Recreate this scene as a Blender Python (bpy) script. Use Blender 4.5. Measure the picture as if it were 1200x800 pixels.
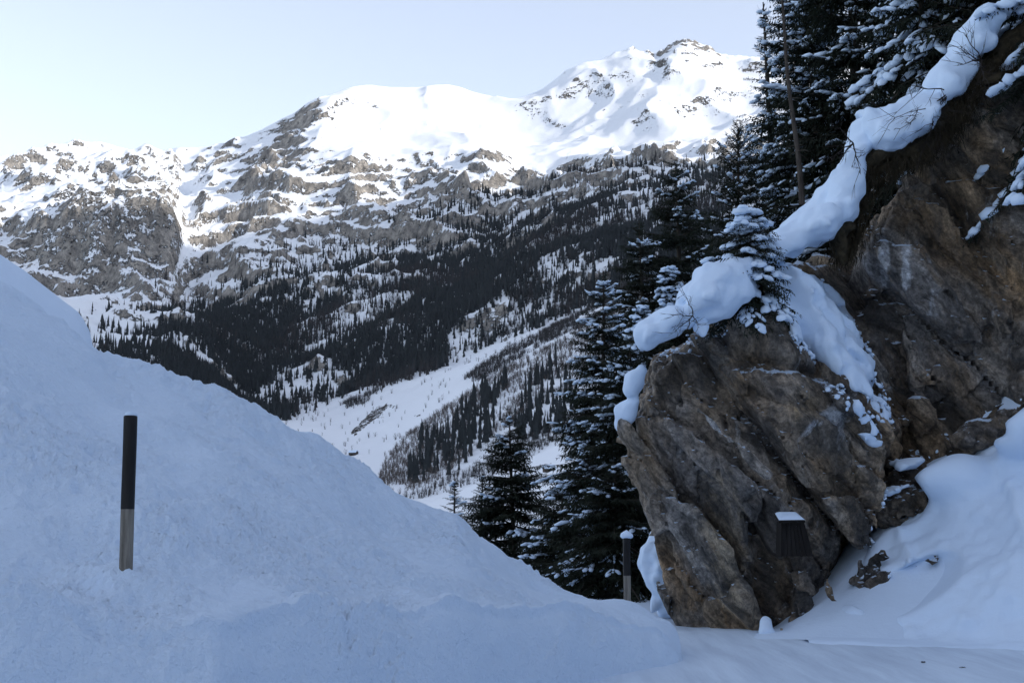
import bpy, math, random
import numpy as np
from mathutils import Vector

# ---------------------------------------------------------------- scene, camera, light
scene = bpy.context.scene
for o in list(bpy.data.objects):
    bpy.data.objects.remove(o, do_unlink=True)
col = scene.collection

EYE = np.array([0.0, 0.0, 1.6]); PITCH = math.radians(6.8); FPX = 1666.7
cam_data = bpy.data.cameras.new('camera'); cam = bpy.data.objects.new('camera', cam_data); col.objects.link(cam)
cam_data.sensor_width = 36.0; cam_data.lens = 50.0
cam_data.clip_start = 0.1; cam_data.clip_end = 20000
cam.location = EYE; cam.rotation_euler = (math.pi/2 + PITCH, 0, 0)
scene.camera = cam

SUN_AZ, SUN_EL = math.radians(108), math.radians(19)
sun_dir = Vector((math.sin(SUN_AZ)*math.cos(SUN_EL), math.cos(SUN_AZ)*math.cos(SUN_EL), math.sin(SUN_EL)))
world = bpy.data.worlds.new('World'); scene.world = world; world.use_nodes = True
wn = world.node_tree; wn.nodes.clear()
sky = wn.nodes.new('ShaderNodeTexSky'); sky.sky_type = 'NISHITA'; sky.sun_disc = False
sky.sun_elevation = SUN_EL; sky.sun_rotation = SUN_AZ
sky.altitude = 1500; sky.air_density = 1.0; sky.dust_density = 2.6; sky.ozone_density = 3.0
hs = wn.nodes.new('ShaderNodeHueSaturation'); hs.inputs['Saturation'].default_value = 0.50; hs.inputs['Hue'].default_value = 0.503
bg = wn.nodes.new('ShaderNodeBackground'); bg.inputs['Strength'].default_value = 0.13
wo = wn.nodes.new('ShaderNodeOutputWorld')
wn.links.new(sky.outputs[0], hs.inputs['Color']); wn.links.new(hs.outputs[0], bg.inputs['Color'])
wn.links.new(bg.outputs[0], wo.inputs['Surface'])
sd = bpy.data.lights.new('sun', 'SUN'); sd.energy = 2.0; sd.angle = math.radians(0.55); sd.color = (1.0, 0.93, 0.84)
so = bpy.data.objects.new('sun', sd); col.objects.link(so)
so.rotation_euler = sun_dir.to_track_quat('Z', 'Y').to_euler(); so.location = (60, -30, 80)

scene.view_settings.view_transform = 'Standard'; scene.view_settings.look = 'None'
scene.view_settings.gamma = 1.0; scene.view_settings.exposure = 1.36
scene.render.resolution_x = 1024; scene.render.resolution_y = 682
scene.render.engine = 'CYCLES'
scene.cycles.max_bounces = 6; scene.cycles.diffuse_bounces = 4; scene.cycles.volume_bounces = 0

rng = np.random.default_rng(7); random.seed(7)

# ---------------------------------------------------------------- helpers
CP, SP = math.cos(PITCH), math.sin(PITCH)
def W(px, py, Y):
    """world point on the sight line of a spot measured in the 1200x800 photograph, at distance Y"""
    rx = (np.asarray(px, float)-600)/FPX; ry = (400-np.asarray(py, float))/FPX
    dy = CP - SP*ry; dz = SP + CP*ry; k = np.asarray(Y, float)/dy
    return np.stack(np.broadcast_arrays(rx*k, Y*np.ones_like(k), 1.6+dz*k), -1)
def proj(P):
    d = P - EYE
    f = d[..., 1]*CP + d[..., 2]*SP; u = -d[..., 1]*SP + d[..., 2]*CP
    return 600 + FPX*d[..., 0]/f, 400 - FPX*u/f
def smooth(a, b, x):
    t = np.clip((x-a)/(b-a), 0, 1); return t*t*(3-2*t)

def _hash(ix, iy, iz, seed):
    h = (ix.astype(np.uint32)*np.uint32(374761393) + iy.astype(np.uint32)*np.uint32(668265263)
         + iz.astype(np.uint32)*np.uint32(2147483647) + np.uint32(seed*144665 & 0xffffffff))
    h = (h ^ (h >> np.uint32(13)))*np.uint32(1274126177)
    h = (h ^ (h >> np.uint32(15)))*np.uint32(2246822519)
    return h ^ (h >> np.uint32(16))
_G = np.array([[1,1,0],[-1,1,0],[1,-1,0],[-1,-1,0],[1,0,1],[-1,0,1],[1,0,-1],[-1,0,-1],[0,1,1],[0,-1,1],[0,1,-1],[0,-1,-1],[1,1,0],[0,-1,1],[-1,1,0],[0,-1,-1]], np.float32)
def noise(p, seed=0):
    p = np.asarray(p, np.float32); i = np.floor(p).astype(np.int32); f = (p-i).astype(np.float32)
    u = f*f*f*(f*(f*6-15)+10); out = np.zeros(len(p), np.float32)
    for dx in (0, 1):
        wx = u[:, 0] if dx else 1-u[:, 0]
        for dy in (0, 1):
            wy = u[:, 1] if dy else 1-u[:, 1]
            for dz in (0, 1):
                wz = u[:, 2] if dz else 1-u[:, 2]
                g = _G[_hash(i[:, 0]+dx, i[:, 1]+dy, i[:, 2]+dz, seed) & np.uint32(15)]
                out += wx*wy*wz*(g[:, 0]*(f[:, 0]-dx)+g[:, 1]*(f[:, 1]-dy)+g[:, 2]*(f[:, 2]-dz))
    return out
def fbm(p, octv=4, gain=0.5, lac=2.03, seed=0):
    s = np.zeros(len(p), np.float32); a = 1.0; p = np.asarray(p, np.float32).copy()
    for k in range(octv):
        s += a*noise(p, seed+k); p *= lac; a *= gain
    return s
def ridged(p, octv=4, gain=0.5, lac=2.1, seed=0):
    s = np.zeros(len(p), np.float32); a = 1.0; p = np.asarray(p, np.float32).copy(); w = 1.0
    for k in range(octv):
        n = 1-np.abs(noise(p, seed+k))*1.6; n = n*n*w; s += a*n; w = np.clip(n, 0, 1); p *= lac; a *= gain
    return s
def chips(p, seed=0, jitter=0.9):
    """fractured relief: nearest-cell random offset plus a random tilt (flat broken faces)"""
    p = np.asarray(p, np.float32); i = np.floor(p).astype(np.int32)
    best = np.full(len(p), 1e9, np.float32); val = np.zeros(len(p), np.float32)
    for dx in (-1, 0, 1):
        for dy in (-1, 0, 1):
            for dz in (-1, 0, 1):
                c = i + np.array([dx, dy, dz], np.int32)
                h = _hash(c[:, 0], c[:, 1], c[:, 2], seed)
                j = np.stack([(h & np.uint32(255)), (h >> np.uint32(8)) & np.uint32(255), (h >> np.uint32(16)) & np.uint32(255)], -1).astype(np.float32)/255.
                d = p - (c + 0.5 + (j-0.5)*jitter); q = (d*d).sum(1)
                m = q < best; best[m] = q[m]
                h2 = _hash(c[m, 0], c[m, 1], c[m, 2], seed+77)
                t = np.stack([(h2 & np.uint32(255)), (h2 >> np.uint32(8)) & np.uint32(255), (h2 >> np.uint32(16)) & np.uint32(255)], -1).astype(np.float32)/127.5-1
                val[m] = (h2 >> np.uint32(24)).astype(np.float32)/127.5-1 + (d[m]*t).sum(1)*0.9
    return val

def blocks(p, seed=0, jitter=0.85):
    """jointed rock: per-block offset with slight tilt, distance to the joint, per-block random number"""
    p = np.asarray(p, np.float32); i = np.floor(p).astype(np.int32)
    f1 = np.full(len(p), 1e9, np.float32); f2 = f1.copy(); val = np.zeros(len(p), np.float32); rnd = val.copy()
    for dx in (-1, 0, 1):
        for dy in (-1, 0, 1):
            for dz in (-1, 0, 1):
                c = i + np.array([dx, dy, dz], np.int32); h = _hash(c[:, 0], c[:, 1], c[:, 2], seed)
                j = np.stack([(h & np.uint32(255)), (h >> np.uint32(8)) & np.uint32(255), (h >> np.uint32(16)) & np.uint32(255)], -1).astype(np.float32)/255.
                d = p - (c + 0.5 + (j-0.5)*jitter); q = np.sqrt((d*d).sum(1)); m = q < f1
                f2 = np.where(m, f1, np.minimum(f2, q)); f1 = np.where(m, q, f1)
                h2 = _hash(c[m, 0], c[m, 1], c[m, 2], seed+77); r = (h2 >> np.uint32(24)).astype(np.float32)/255.
                t = np.stack([(h2 & np.uint32(255)), (h2 >> np.uint32(8)) & np.uint32(255), (h2 >> np.uint32(16)) & np.uint32(255)], -1).astype(np.float32)/127.5-1
                rnd[m] = r; val[m] = r*2-1 + (d[m]*t).sum(1)*0.8
    return val, f2-f1, rnd
def mk(name, V, F, mat=None, parent=None, smooth_shade=True, attrs=None, link=True):
    V = np.ascontiguousarray(V, np.float32); F = np.ascontiguousarray(F, np.int32)
    me = bpy.data.meshes.new(name); n = F.shape[1]
    me.vertices.add(len(V)); me.vertices.foreach_set('co', V.ravel())
    me.loops.add(F.size); me.loops.foreach_set('vertex_index', F.ravel())
    me.polygons.add(len(F)); me.polygons.foreach_set('loop_start', np.arange(0, F.size, n, dtype=np.int32))
    me.polygons.foreach_set('loop_total', np.full(len(F), n, np.int32))
    me.polygons.foreach_set('use_smooth', np.full(len(F), smooth_shade, bool))
    me.update(calc_edges=True); me.validate()
    for k, a in (attrs or {}).items():
        at = me.attributes.new(k, 'FLOAT', 'POINT'); at.data.foreach_set('value', np.ascontiguousarray(a, np.float32))
    if mat: me.materials.append(mat)
    if mat and mat.name.startswith('gneiss'): me.set_sharp_from_angle(angle=math.radians(26))
    o = bpy.data.objects.new(name, me)
    if link: col.objects.link(o)
    if parent: o.parent = parent
    return o
def tag(o, label=None, cat=None, group=None, kind=None):
    if label: o['label'] = label
    if cat: o['category'] = cat
    if group: o['group'] = group
    if kind: o['kind'] = kind
    return o
def empty(name, loc):
    o = bpy.data.objects.new(name, None); o.empty_display_size = 0.2; col.objects.link(o); o.location = tuple(float(v) for v in loc); return o
def grid_faces(nr, nc):
    a = np.arange(nr*nc).reshape(nr, nc)
    return np.stack([a[:-1, :-1], a[:-1, 1:], a[1:, 1:], a[1:, :-1]], -1).reshape(-1, 4)
def merge(parts):
    V, F, n = [], [], 0
    for v, f in parts:
        V.append(v); F.append(np.asarray(f)+n); n += len(v)
    return np.concatenate(V), np.concatenate(F)

def surface_nets(f, org, h):
    s = f < 0; nx, ny, nz = f.shape
    cs = np.zeros((nx-1, ny-1, nz-1), np.uint8)
    for a in (0, 1):
        for b in (0, 1):
            for c in (0, 1): cs += s[a:nx-1+a, b:ny-1+b, c:nz-1+c]
    act = np.argwhere((cs > 0) & (cs < 8)); idx = -np.ones(cs.shape, np.int32); idx[tuple(act.T)] = np.arange(len(act))
    acc = np.zeros((len(act), 3)); cnt = np.zeros(len(act)); cor = [(a, b, c) for a in (0, 1) for b in (0, 1) for c in (0, 1)]
    for ci in range(8):
        for ax in range(3):
            if cor[ci][ax] == 0:
                a = np.array(cor[ci]); b = a.copy(); b[ax] = 1
                fa = f[tuple((act+a).T)]; fb = f[tuple((act+b).T)]; m = (fa < 0) != (fb < 0)
                t = fa[m]/(fa[m]-fb[m]); pt = np.repeat(a[None].astype(float), m.sum(), 0); pt[:, ax] = t
                acc[m] += pt; cnt[m] += 1
    V = (act + acc/cnt[:, None])*h + org
    Q = []
    for ax in range(3):
        sl0 = [slice(1, n-1) for n in f.shape]; sl1 = list(sl0); sl0[ax] = slice(0, f.shape[ax]-1); sl1[ax] = slice(1, f.shape[ax])
        e = np.argwhere(s[tuple(sl0)] != s[tuple(sl1)])
        off = np.ones(3, int); off[ax] = 0; e = e+off
        u, v = (ax+1) % 3, (ax+2) % 3; du = np.eye(3, dtype=int)[u]; dv = np.eye(3, dtype=int)[v]
        q = np.stack([idx[tuple((e-du-dv).T)], idx[tuple((e-dv).T)], idx[tuple(e.T)], idx[tuple((e-du).T)]], -1)
        flip = ~s[tuple(e.T)]; q[flip] = q[flip][:, ::-1]; Q.append(q)
    return V, np.concatenate(Q)
def gridpts(lo, hi, h):
    ax = [np.arange(lo[k], hi[k]+h, h) for k in range(3)]
    G = np.stack(np.meshgrid(*ax, indexing='ij'), -1).astype(np.float32)
    return G, np.array(lo, float)
def smin(a, b, k):
    t = np.clip(0.5+0.5*(b-a)/k, 0, 1); return b*(1-t)+a*t - k*t*(1-t)
def polytope(G, planes, inside):
    d = np.full(G.shape[:-1], -1e9, np.float32)
    for a, b, c in planes:
        n = np.cross(b-a, c-a); n /= np.linalg.norm(n)
        if np.dot(inside-a, n) > 0: n = -n
        d = np.maximum(d, (G-a.astype(np.float32))@n.astype(np.float32))
    return d
def in_poly(px, py, poly):
    r = np.zeros(np.shape(px), bool); n = len(poly)
    for i in range(n):
        (x1, y1), (x2, y2) = poly[i], poly[(i+1) % n]
        c = ((y1 > py) != (y2 > py)) & (px < (x2-x1)*(py-y1)/((y2-y1) or 1e-9)+x1); r ^= c
    return r

def poly_sd(px, py, poly):
    d = np.full(px.shape, 1e9, np.float32)
    for (x1, y1), (x2, y2) in zip(poly, poly[1:]+poly[:1]):
        ex, ey = x2-x1, y2-y1; t = np.clip(((px-x1)*ex+(py-y1)*ey)/(ex*ex+ey*ey), 0, 1); d = np.minimum(d, np.hypot(px-x1-t*ex, py-y1-t*ey))
    return np.where(in_poly(px, py, poly), -d, d)

# ---------------------------------------------------------------- materials
def new_mat(name):
    m = bpy.data.materials.new(name); m.use_nodes = True; nt = m.node_tree
    b = nt.nodes['Principled BSDF']; return m, nt, b
class N:
    def __init__(s, nt): s.nt = nt
    def node(s, t, **kw):
        n = s.nt.nodes.new(t)
        for k, v in kw.items(): setattr(n, k, v)
        return n
    def link(s, a, b): s.nt.links.new(a, b)
    def noise(s, vec, scale, detail=6, rough=0.55, dist=0.0):
        n = s.node('ShaderNodeTexNoise'); n.inputs['Scale'].default_value = scale; n.inputs['Detail'].default_value = detail
        n.inputs['Roughness'].default_value = rough; n.inputs['Distortion'].default_value = dist
        if vec: s.link(vec, n.inputs['Vector'])
        return n.outputs['Fac']
    def ramp(s, fac, stops):
        r = s.node('ShaderNodeValToRGB'); e = r.color_ramp.elements
        while len(e) < len(stops): e.new(0.5)
        for el, (p, c) in zip(e, stops):
            el.position = p; el.color = (*c, 1) if len(c) == 3 else c
        s.link(fac, r.inputs[0]); return r.outputs[0]
    def math(s, op, a, b=None, clamp=False):
        n = s.node('ShaderNodeMath', operation=op, use_clamp=clamp)
        for i, v in enumerate((a, b)):
            if v is None: continue
            if hasattr(v, 'links') or hasattr(v, 'is_linked'): s.link(v, n.inputs[i])
            else: n.inputs[i].default_value = v
        return n.outputs[0]
    def mix(s, fac, a, b, blend='MIX'):
        n = s.node('ShaderNodeMix', data_type='RGBA', blend_type=blend)
        for k, v in ((0, fac), (6, a), (7, b)):
            if hasattr(v, 'is_linked'): s.link(v, n.inputs[k])
            else: n.inputs[k].default_value = v if k == 0 else (*v, 1)
        return n.outputs[2]
    def bump(s, h, strength, dist, prev=None):
        n = s.node('ShaderNodeBump'); n.inputs['Strength'].default_value = strength; n.inputs['Distance'].default_value = dist
        s.link(h, n.inputs['Height'])
        if prev: s.link(prev, n.inputs['Normal'])
        return n.outputs[0]
    def mapping(s, vec, scale=(1, 1, 1), rot=(0, 0, 0)):
        n = s.node('ShaderNodeMapping'); n.inputs['Scale'].default_value = scale; n.inputs['Rotation'].default_value = rot
        s.link(vec, n.inputs['Vector']); return n.outputs[0]
    def pos(s): return s.node('ShaderNodeNewGeometry').outputs['Position']

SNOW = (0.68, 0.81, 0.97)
def snow_mat(name, coarse, fine, b1=0.5, b2=0.5, d1=0.03, d2=0.01, tint=SNOW):
    m, nt, b = new_mat(name); n = N(nt); p = n.pos()
    v = n.noise(p, coarse*0.35, 3)
    c = n.mix(n.math('MULTIPLY', v, 0.6), tint, tuple(t*0.93 for t in tint))
    n.link(c, b.inputs['Base Color']); b.inputs['Roughness'].default_value = 0.75
    b.inputs['Specular IOR Level'].default_value = 0.2
    h = n.bump(n.noise(p, coarse, 5, 0.6), b1, d1)
    h = n.bump(n.noise(p, fine, 4, 0.65), b2, d2, h)
    n.link(h, b.inputs['Normal']); return m
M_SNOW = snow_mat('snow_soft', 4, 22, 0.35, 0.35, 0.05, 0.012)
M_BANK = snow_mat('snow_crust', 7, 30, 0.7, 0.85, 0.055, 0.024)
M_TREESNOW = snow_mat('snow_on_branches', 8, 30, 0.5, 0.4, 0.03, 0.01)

def road_mat():
    m, nt, b = new_mat('packed_snow'); n = N(nt); p = n.pos()
    rv = n.mapping(p, (2.6, 0.22, 1), (0, 0, math.radians(62)))
    t = n.noise(rv, 1.3, 5, 0.6); fine = n.noise(p, 14, 5, 0.7)
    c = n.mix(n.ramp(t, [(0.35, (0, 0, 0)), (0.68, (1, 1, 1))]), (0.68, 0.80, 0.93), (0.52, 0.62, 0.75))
    g = n.ramp(n.noise(p, 3.5, 8, 0.75), [(0.66, (0, 0, 0)), (0.74, (1, 1, 1))])
    c = n.mix(n.math('MULTIPLY', g, 0.25), c, (0.36, 0.37, 0.39))
    n.link(c, b.inputs['Base Color']); b.inputs['Roughness'].default_value = 0.6
    h = n.bump(t, 0.5, 0.05); h = n.bump(fine, 0.6, 0.015, h); n.link(h, b.inputs['Normal']); return m
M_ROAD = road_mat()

def rock_mat():
    m, nt, b = new_mat('gneiss_rock'); n = N(nt); g = n.node('ShaderNodeNewGeometry'); p = g.outputs['Position']
    wob = n.node('ShaderNodeTexNoise'); wob.inputs['Scale'].default_value = 0.8; wob.inputs['Detail'].default_value = 3; n.link(p, wob.inputs['Vector'])
    wv = n.node('ShaderNodeVectorMath', operation='MULTIPLY_ADD'); n.link(wob.outputs['Color'], wv.inputs[0]); wv.inputs[1].default_value = (.9, .9, .9); n.link(p, wv.inputs[2])
    fol = n.mapping(n.mapping(wv.outputs[0], rot=(0.15, math.radians(40), 0.1)), (1.0, 0.6, 0.26))      # tilted foliation
    big = n.noise(p, 0.5, 5, 0.55, 0.6); band = n.noise(fol, 1.7, 12, 0.63, 0.4); lam = n.noise(fol, 9.0, 8, 0.7); grain = n.noise(p, 16, 8, 0.75)
    val = n.ramp(band, [(0.30, (0.05, 0.05, 0.05)), (0.40, (0.22, 0.22, 0.22)), (0.50, (0.48, 0.48, 0.48)), (0.60, (0.80, 0.80, 0.80)), (0.74, (1, 1, 1))])
    tint = n.mix(n.ramp(big, [(0.43, (0, 0, 0)), (0.55, (1, 1, 1))]), (0.98, 0.80, 0.60), (0.88, 0.85, 0.82))
    rust = n.ramp(n.noise(fol, 1.0, 8, 0.65, 0.5), [(0.52, (0, 0, 0)), (0.62, (1, 1, 1))])
    tint = n.mix(n.math('MULTIPLY', rust, 0.75), tint, (1.0, 0.74, 0.48))
    och = n.node('ShaderNodeAttribute', attribute_name='ochre').outputs['Fac']
    of = n.ramp(n.math('ADD', och, n.math('MULTIPLY', n.math('SUBTRACT', lam, 0.5), 1.4)), [(0.45, (0, 0, 0)), (0.75, (1, 1, 1))])
    tint = n.mix(n.math('MULTIPLY', of, 0.7), tint, (1.20, 0.98, 0.66))
    sl = n.node('ShaderNodeAttribute', attribute_name='slab').outputs['Fac']
    tint = n.mix(0.8, tint, n.ramp(sl, [(0.15, (0.45, 0.43, 0.42)), (0.35, (1.0, 0.86, 0.70)), (0.5, (0.80, 0.80, 0.82)), (0.65, (1.25, 1.02, 0.75)), (0.85, (1.15, 1.13, 1.10))]), 'MULTIPLY')
    c = n.mix(1.0, n.mix(1.0, val, tint, 'MULTIPLY'), (0.49, 0.50, 0.515), 'MULTIPLY')
    shade_a = n.node('ShaderNodeAttribute', attribute_name='wet').outputs['Fac']
    wet = n.ramp(n.math('ADD', n.noise(n.mapping(wv.outputs[0], (2.4, 2.4, 0.28)), 0.8, 9, 0.68), n.math('MULTIPLY', shade_a, 0.085)), [(0.51, (0, 0, 0)), (0.60, (1, 1, 1))])  # noise gives wet streaks; the attribute adds painted shade and lichen
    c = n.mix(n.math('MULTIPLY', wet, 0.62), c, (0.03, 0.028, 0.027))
    pal = n.node('ShaderNodeAttribute', attribute_name='pale').outputs['Fac']
    pn = n.math('ADD', n.noise(n.mapping(n.mapping(wv.outputs[0], rot=(0, math.radians(-22), 0)), (2.2, 2.2, 0.5)), 1.1, 9, 0.7), n.math('MULTIPLY', pal, 0.30))
    pale = n.ramp(pn, [(0.61, (0, 0, 0)), (0.72, (1, 1, 1))])
    c = n.mix(n.math('MULTIPLY', pale, 0.7), c, (0.62, 0.64, 0.67))
    c = n.mix(0.9, c, n.ramp(grain, [(0.30, (0.15, 0.15, 0.15)), (0.5, (0.95, 0.95, 0.95)), (0.68, (1.8, 1.8, 1.8))]), 'MULTIPLY')
    c = n.mix(0.75, c, n.ramp(lam, [(0.34, (0.15, 0.15, 0.15)), (0.5, (1, 1, 1)), (0.68, (1.6, 1.6, 1.6))]), 'MULTIPLY')
    # wind-blown snow lodged on upward facing ledges
    nz = n.node('ShaderNodeSeparateXYZ'); n.link(g.outputs['Normal'], nz.inputs[0])
    sn = n.math('ADD', nz.outputs[2], n.math('MULTIPLY', n.noise(p, 9, 8, 0.8), 0.9))
    sf = n.ramp(n.math('MULTIPLY', sn, 0.7), [(0.90, (0, 0, 0)), (0.93, (1, 1, 1))])
    c = n.mix(sf, c, SNOW)
    n.link(c, b.inputs['Base Color'])
    n.link(n.ramp(wet, [(0, (0.85, 0.85, 0.85)), (1, (0.45, 0.45, 0.45))]), b.inputs['Roughness'])
    b.inputs['Specular IOR Level'].default_value = 0.35
    vo = n.node('ShaderNodeTexVoronoi', feature='DISTANCE_TO_EDGE'); vo.inputs['Scale'].default_value = 1.3; n.link(fol, vo.inputs['Vector'])
    crack = n.ramp(vo.outputs['Distance'], [(0.0, (0, 0, 0)), (0.03, (1, 1, 1))])
    h = n.bump(crack, 0.5, 0.06); h = n.bump(band, 0.8, 0.30, h); h = n.bump(lam, 0.9, 0.07, h); h = n.bump(grain, 0.7, 0.05, h)
    n.link(h, b.inputs['Normal']); return m
M_ROCK = rock_mat()

def mountain_mat():
    m, nt, b = new_mat('alpine_snow_and_rock'); n = N(nt); g = n.node('ShaderNodeNewGeometry'); p = g.outputs['Position']
    a = n.node('ShaderNodeAttribute', attribute_name='rock').outputs['Fac']
    e = n.node('ShaderNodeAttribute', attribute_name='earth').outputs['Fac']
    n1 = n.noise(n.mapping(p, (1, 1, 1.8)), 0.03, 8, 0.62); n2 = n.noise(n.mapping(p, (1, 1, 0.45)), 0.11, 6, 0.65)
    s = n.math('ADD', a, n.math('MULTIPLY', n.math('SUBTRACT', n1, 0.5), 1.1))
    s = n.math('ADD', s, n.math('MULTIPLY', n.math('SUBTRACT', n2, 0.5), 0.8))
    n3 = n.noise(n.mapping(p, (1, 1, 0.5)), 0.33, 5, 0.7)
    s = n.math('ADD', s, n.math('MULTIPLY', n.math('SUBTRACT', n3, 0.5), 1.0))
    rf = n.ramp(s, [(0.46, (0, 0, 0)), (0.53, (1, 1, 1))])
    rc = n.ramp(n.noise(n.mapping(p, (1, 1, 0.4)), 0.07, 11, 0.75), [(0.36, (0.10, 0.095, 0.09)), (0.5, (0.28, 0.26, 0.235)), (0.64, (0.50, 0.46, 0.41))])
    c = n.mix(rf, (0.84, 0.87, 0.91), rc)
    ef = n.ramp(n.math('ADD', e, n.math('MULTIPLY', n.math('SUBTRACT', n.noise(p, 0.16, 8, 0.75), 0.5), 2.4)), [(0.5, (0, 0, 0)), (0.58, (1, 1, 1))])
    c = n.mix(ef, c, (0.045, 0.04, 0.036))
    n.link(c, b.inputs['Base Color']); b.inputs['Roughness'].default_value = 0.9; b.inputs['Specular IOR Level'].default_value = 0.1
    h1 = n.bump(n.math('MULTIPLY', n1, rf), 0.9, 14.0); h2 = n.bump(n.math('MULTIPLY', n2, n.math('ADD', n.math('MULTIPLY', rf, 0.9), 0.1)), 0.9, 5.0, h1)
    n.link(h2, b.inputs['Normal']); return m
M_MOUNT = mountain_mat()

def simple_mat(name, c1, c2, scale, rough=0.9, bump=0.4, dist=0.01, sc3=(1, 1, 1)):
    m, nt, b = new_mat(name); n = N(nt)
    p = n.mapping(n.node('ShaderNodeTexCoord').outputs['Object'], sc3); f = n.noise(p, scale, 6, 0.65)
    n.link(n.ramp(f, [(0.3, c1), (0.7, c2)]), b.inputs['Base Color']); b.inputs['Roughness'].default_value = rough
    b.inputs['Specular IOR Level'].default_value = 0.2
    n.link(n.bump(f, bump, dist), b.inputs['Normal']); return m
M_NEEDLE = simple_mat('spruce_needles', (0.011, 0.015, 0.011), (0.028, 0.035, 0.022), 3)
M_BARK = simple_mat('bark', (0.03, 0.025, 0.022), (0.09, 0.075, 0.062), 14, 0.95, 0.8, 0.02, (1, 1, 0.25))
M_TWIG = simple_mat('bare_twigs', (0.02, 0.016, 0.014), (0.05, 0.04, 0.035), 10)
M_FARTREE = simple_mat('distant_conifer', (0.013, 0.017, 0.020), (0.030, 0.036, 0.038), 0.2)
M_LARCH = simple_mat('distant_larch', (0.027, 0.026, 0.028), (0.050, 0.046, 0.046), 0.2)
M_BRUSH = simple_mat('distant_brush', (0.06, 0.05, 0.047), (0.13, 0.11, 0.10), 0.3)
M_TURF = simple_mat('dry_turf', (0.014, 0.012, 0.008), (0.075, 0.058, 0.034), 9, 1.0, 0.9, 0.06)
M_BLACK = simple_mat('black_paint', (0.009, 0.009, 0.010), (0.022, 0.021, 0.021), 18, 0.55, 0.3, 0.004, (1, 1, 0.12))
M_WOOD = simple_mat('weathered_wood', (0.075, 0.068, 0.058), (0.30, 0.275, 0.235), 24, 0.9, 0.8, 0.006, (1, 1, 0.10))
M_DARKWOOD = simple_mat('tarred_board', (0.006, 0.005, 0.005), (0.020, 0.017, 0.015), 22, 0.8, 0.6, 0.006, (1, 1, 0.1))
M_HUT = simple_mat('hut_timber', (0.03, 0.024, 0.02), (0.07, 0.055, 0.045), 2)

def hill_mat():
    m, nt, b = new_mat('wooded_hillside'); n = N(nt); p = n.pos()
    f = n.noise(n.mapping(p, (1, 1, .5)), 0.18, 8, 0.7)
    n.link(n.ramp(f, [(0.36, SNOW), (0.44, (0.05, 0.05, 0.042)), (0.62, (0.025, 0.028, 0.022)), (0.70, SNOW)]), b.inputs['Base Color'])
    b.inputs['Roughness'].default_value = 0.95; n.link(n.bump(f, 0.8, 2.0), b.inputs['Normal']); return m
M_HILL = hill_mat()

# ---------------------------------------------------------------- setting: near ground, road, bank, hillside
def ground_z(X, Y):
    X0 = 0.8+0.30*(Y-19); h = 0.9*(X-X0)
    zb = np.where(h > 2.2, (h-2.2)*1.3, np.where(h < -2.2, h+2.2, 0))
    zf = np.where(X > 9, (X-9)*1.0, np.where(X < -9, (X+9)*0.3, 0))
    t = smooth(17.5, 22, Y); return zf*(1-t)+zb*t
def sheet(name, xs, ys, zf, mat, kind='structure', label=None):
    X, Y = np.meshgrid(xs, ys); Z = zf(X, Y)
    o = mk(name, np.stack([X, Y, Z], -1).reshape(-1, 3), grid_faces(len(ys), len(xs)), mat)
    return tag(o, label, None, None, kind)

def gz(X, Y):
    q = np.stack([X.ravel(), Y.ravel(), 0*X.ravel()], -1)
    return ground_z(X, Y) - 0.06 + 0.12*fbm(q*0.35, 4, seed=3).reshape(X.shape)*smooth(0.15, 1.5, np.abs(ground_z(X, Y)))
sheet('ground', np.linspace(-45, 45, 101), np.linspace(-20, 75, 111), gz, M_SNOW, label='snow covered slope around the road and under the trees')

def roadz(X, Y):
    q = np.stack([X.ravel(), Y.ravel(), 0*X.ravel()], -1)
    a = math.radians(62); r = np.stack([(q[:, 0]*math.cos(a)+q[:, 1]*math.sin(a))*0.25, (-q[:, 0]*math.sin(a)+q[:, 1]*math.cos(a))*1.6, q[:, 2]], -1)
    tr = (-X*math.sin(math.radians(118))+Y*math.cos(math.radians(118))*-1).ravel()
    rut = sum(np.exp(-((tr-c_)/0.22)**2) for c_ in (-13.2, -11.7, -9.6, -8.1))
    return (-0.06*rut*(1+0.4*fbm(q*2.5, 2, seed=6))+0.018*fbm(r, 3, seed=5)+0.012*fbm(q*3.0, 3, seed=9)).reshape(X.shape)
sheet('road', np.linspace(-8.5, 8.9, 150), np.linspace(-8, 21.9, 220), roadz, M_ROAD, label='packed snow covered mountain road bending past the rock')

# roadside bank: columns of sight lines carry foot, ledge and crest heights
cpx = [-1400, -700, -400, -200, 0, 60, 110, 200, 300, 400, 480, 535, 562, 600, 650, 700, 740, 770, 786, 797, 804]
cpy = [-260, -40, 95, 212, 328, 365, 393, 432, 483, 537, 588, 607, 634, 662, 690, 704, 708, 714, 726, 752, 800]
cY = [12, 12.5, 13, 13.5, 14, 14.2, 14.4, 14.9, 15.5, 16, 16.6, 17, 17.1, 17.2, 17.2, 17.2, 17.3, 17.2, 16.9, 16.2, 15.2]
lpx = [-1400, -400, 0, 90, 150, 200, 260, 400, 550, 700, 755, 784, 797, 804]
lpy = [650, 690, 700, 703, 705, 706, 706, 711, 718, 723, 728, 740, 768, 800]
lY = [6.0, 7.0, 7.8, 8.1, 8.2, 8.35, 8.6, 10.1, 12.0, 14.5, 15.3, 15.6, 15.6, 15.2]
fpx = [-1400, -400, 0, 250, 400, 550, 700, 760, 784, 797, 804]
fY = [5.0, 6.4, 7.2, 8.0, 9.5, 11.4, 13.9, 14.8, 15.2, 15.4, 15.0]
bx = np.concatenate([np.linspace(-1400, -120, 60)[:-1], np.linspace(-120, 804, 380)]); nb = len(bx)
tt = np.concatenate([np.linspace(0, 1, 56)[:-1], np.linspace(1, 2, 240)[:-1], np.linspace(2, 3, 30)])
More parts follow.
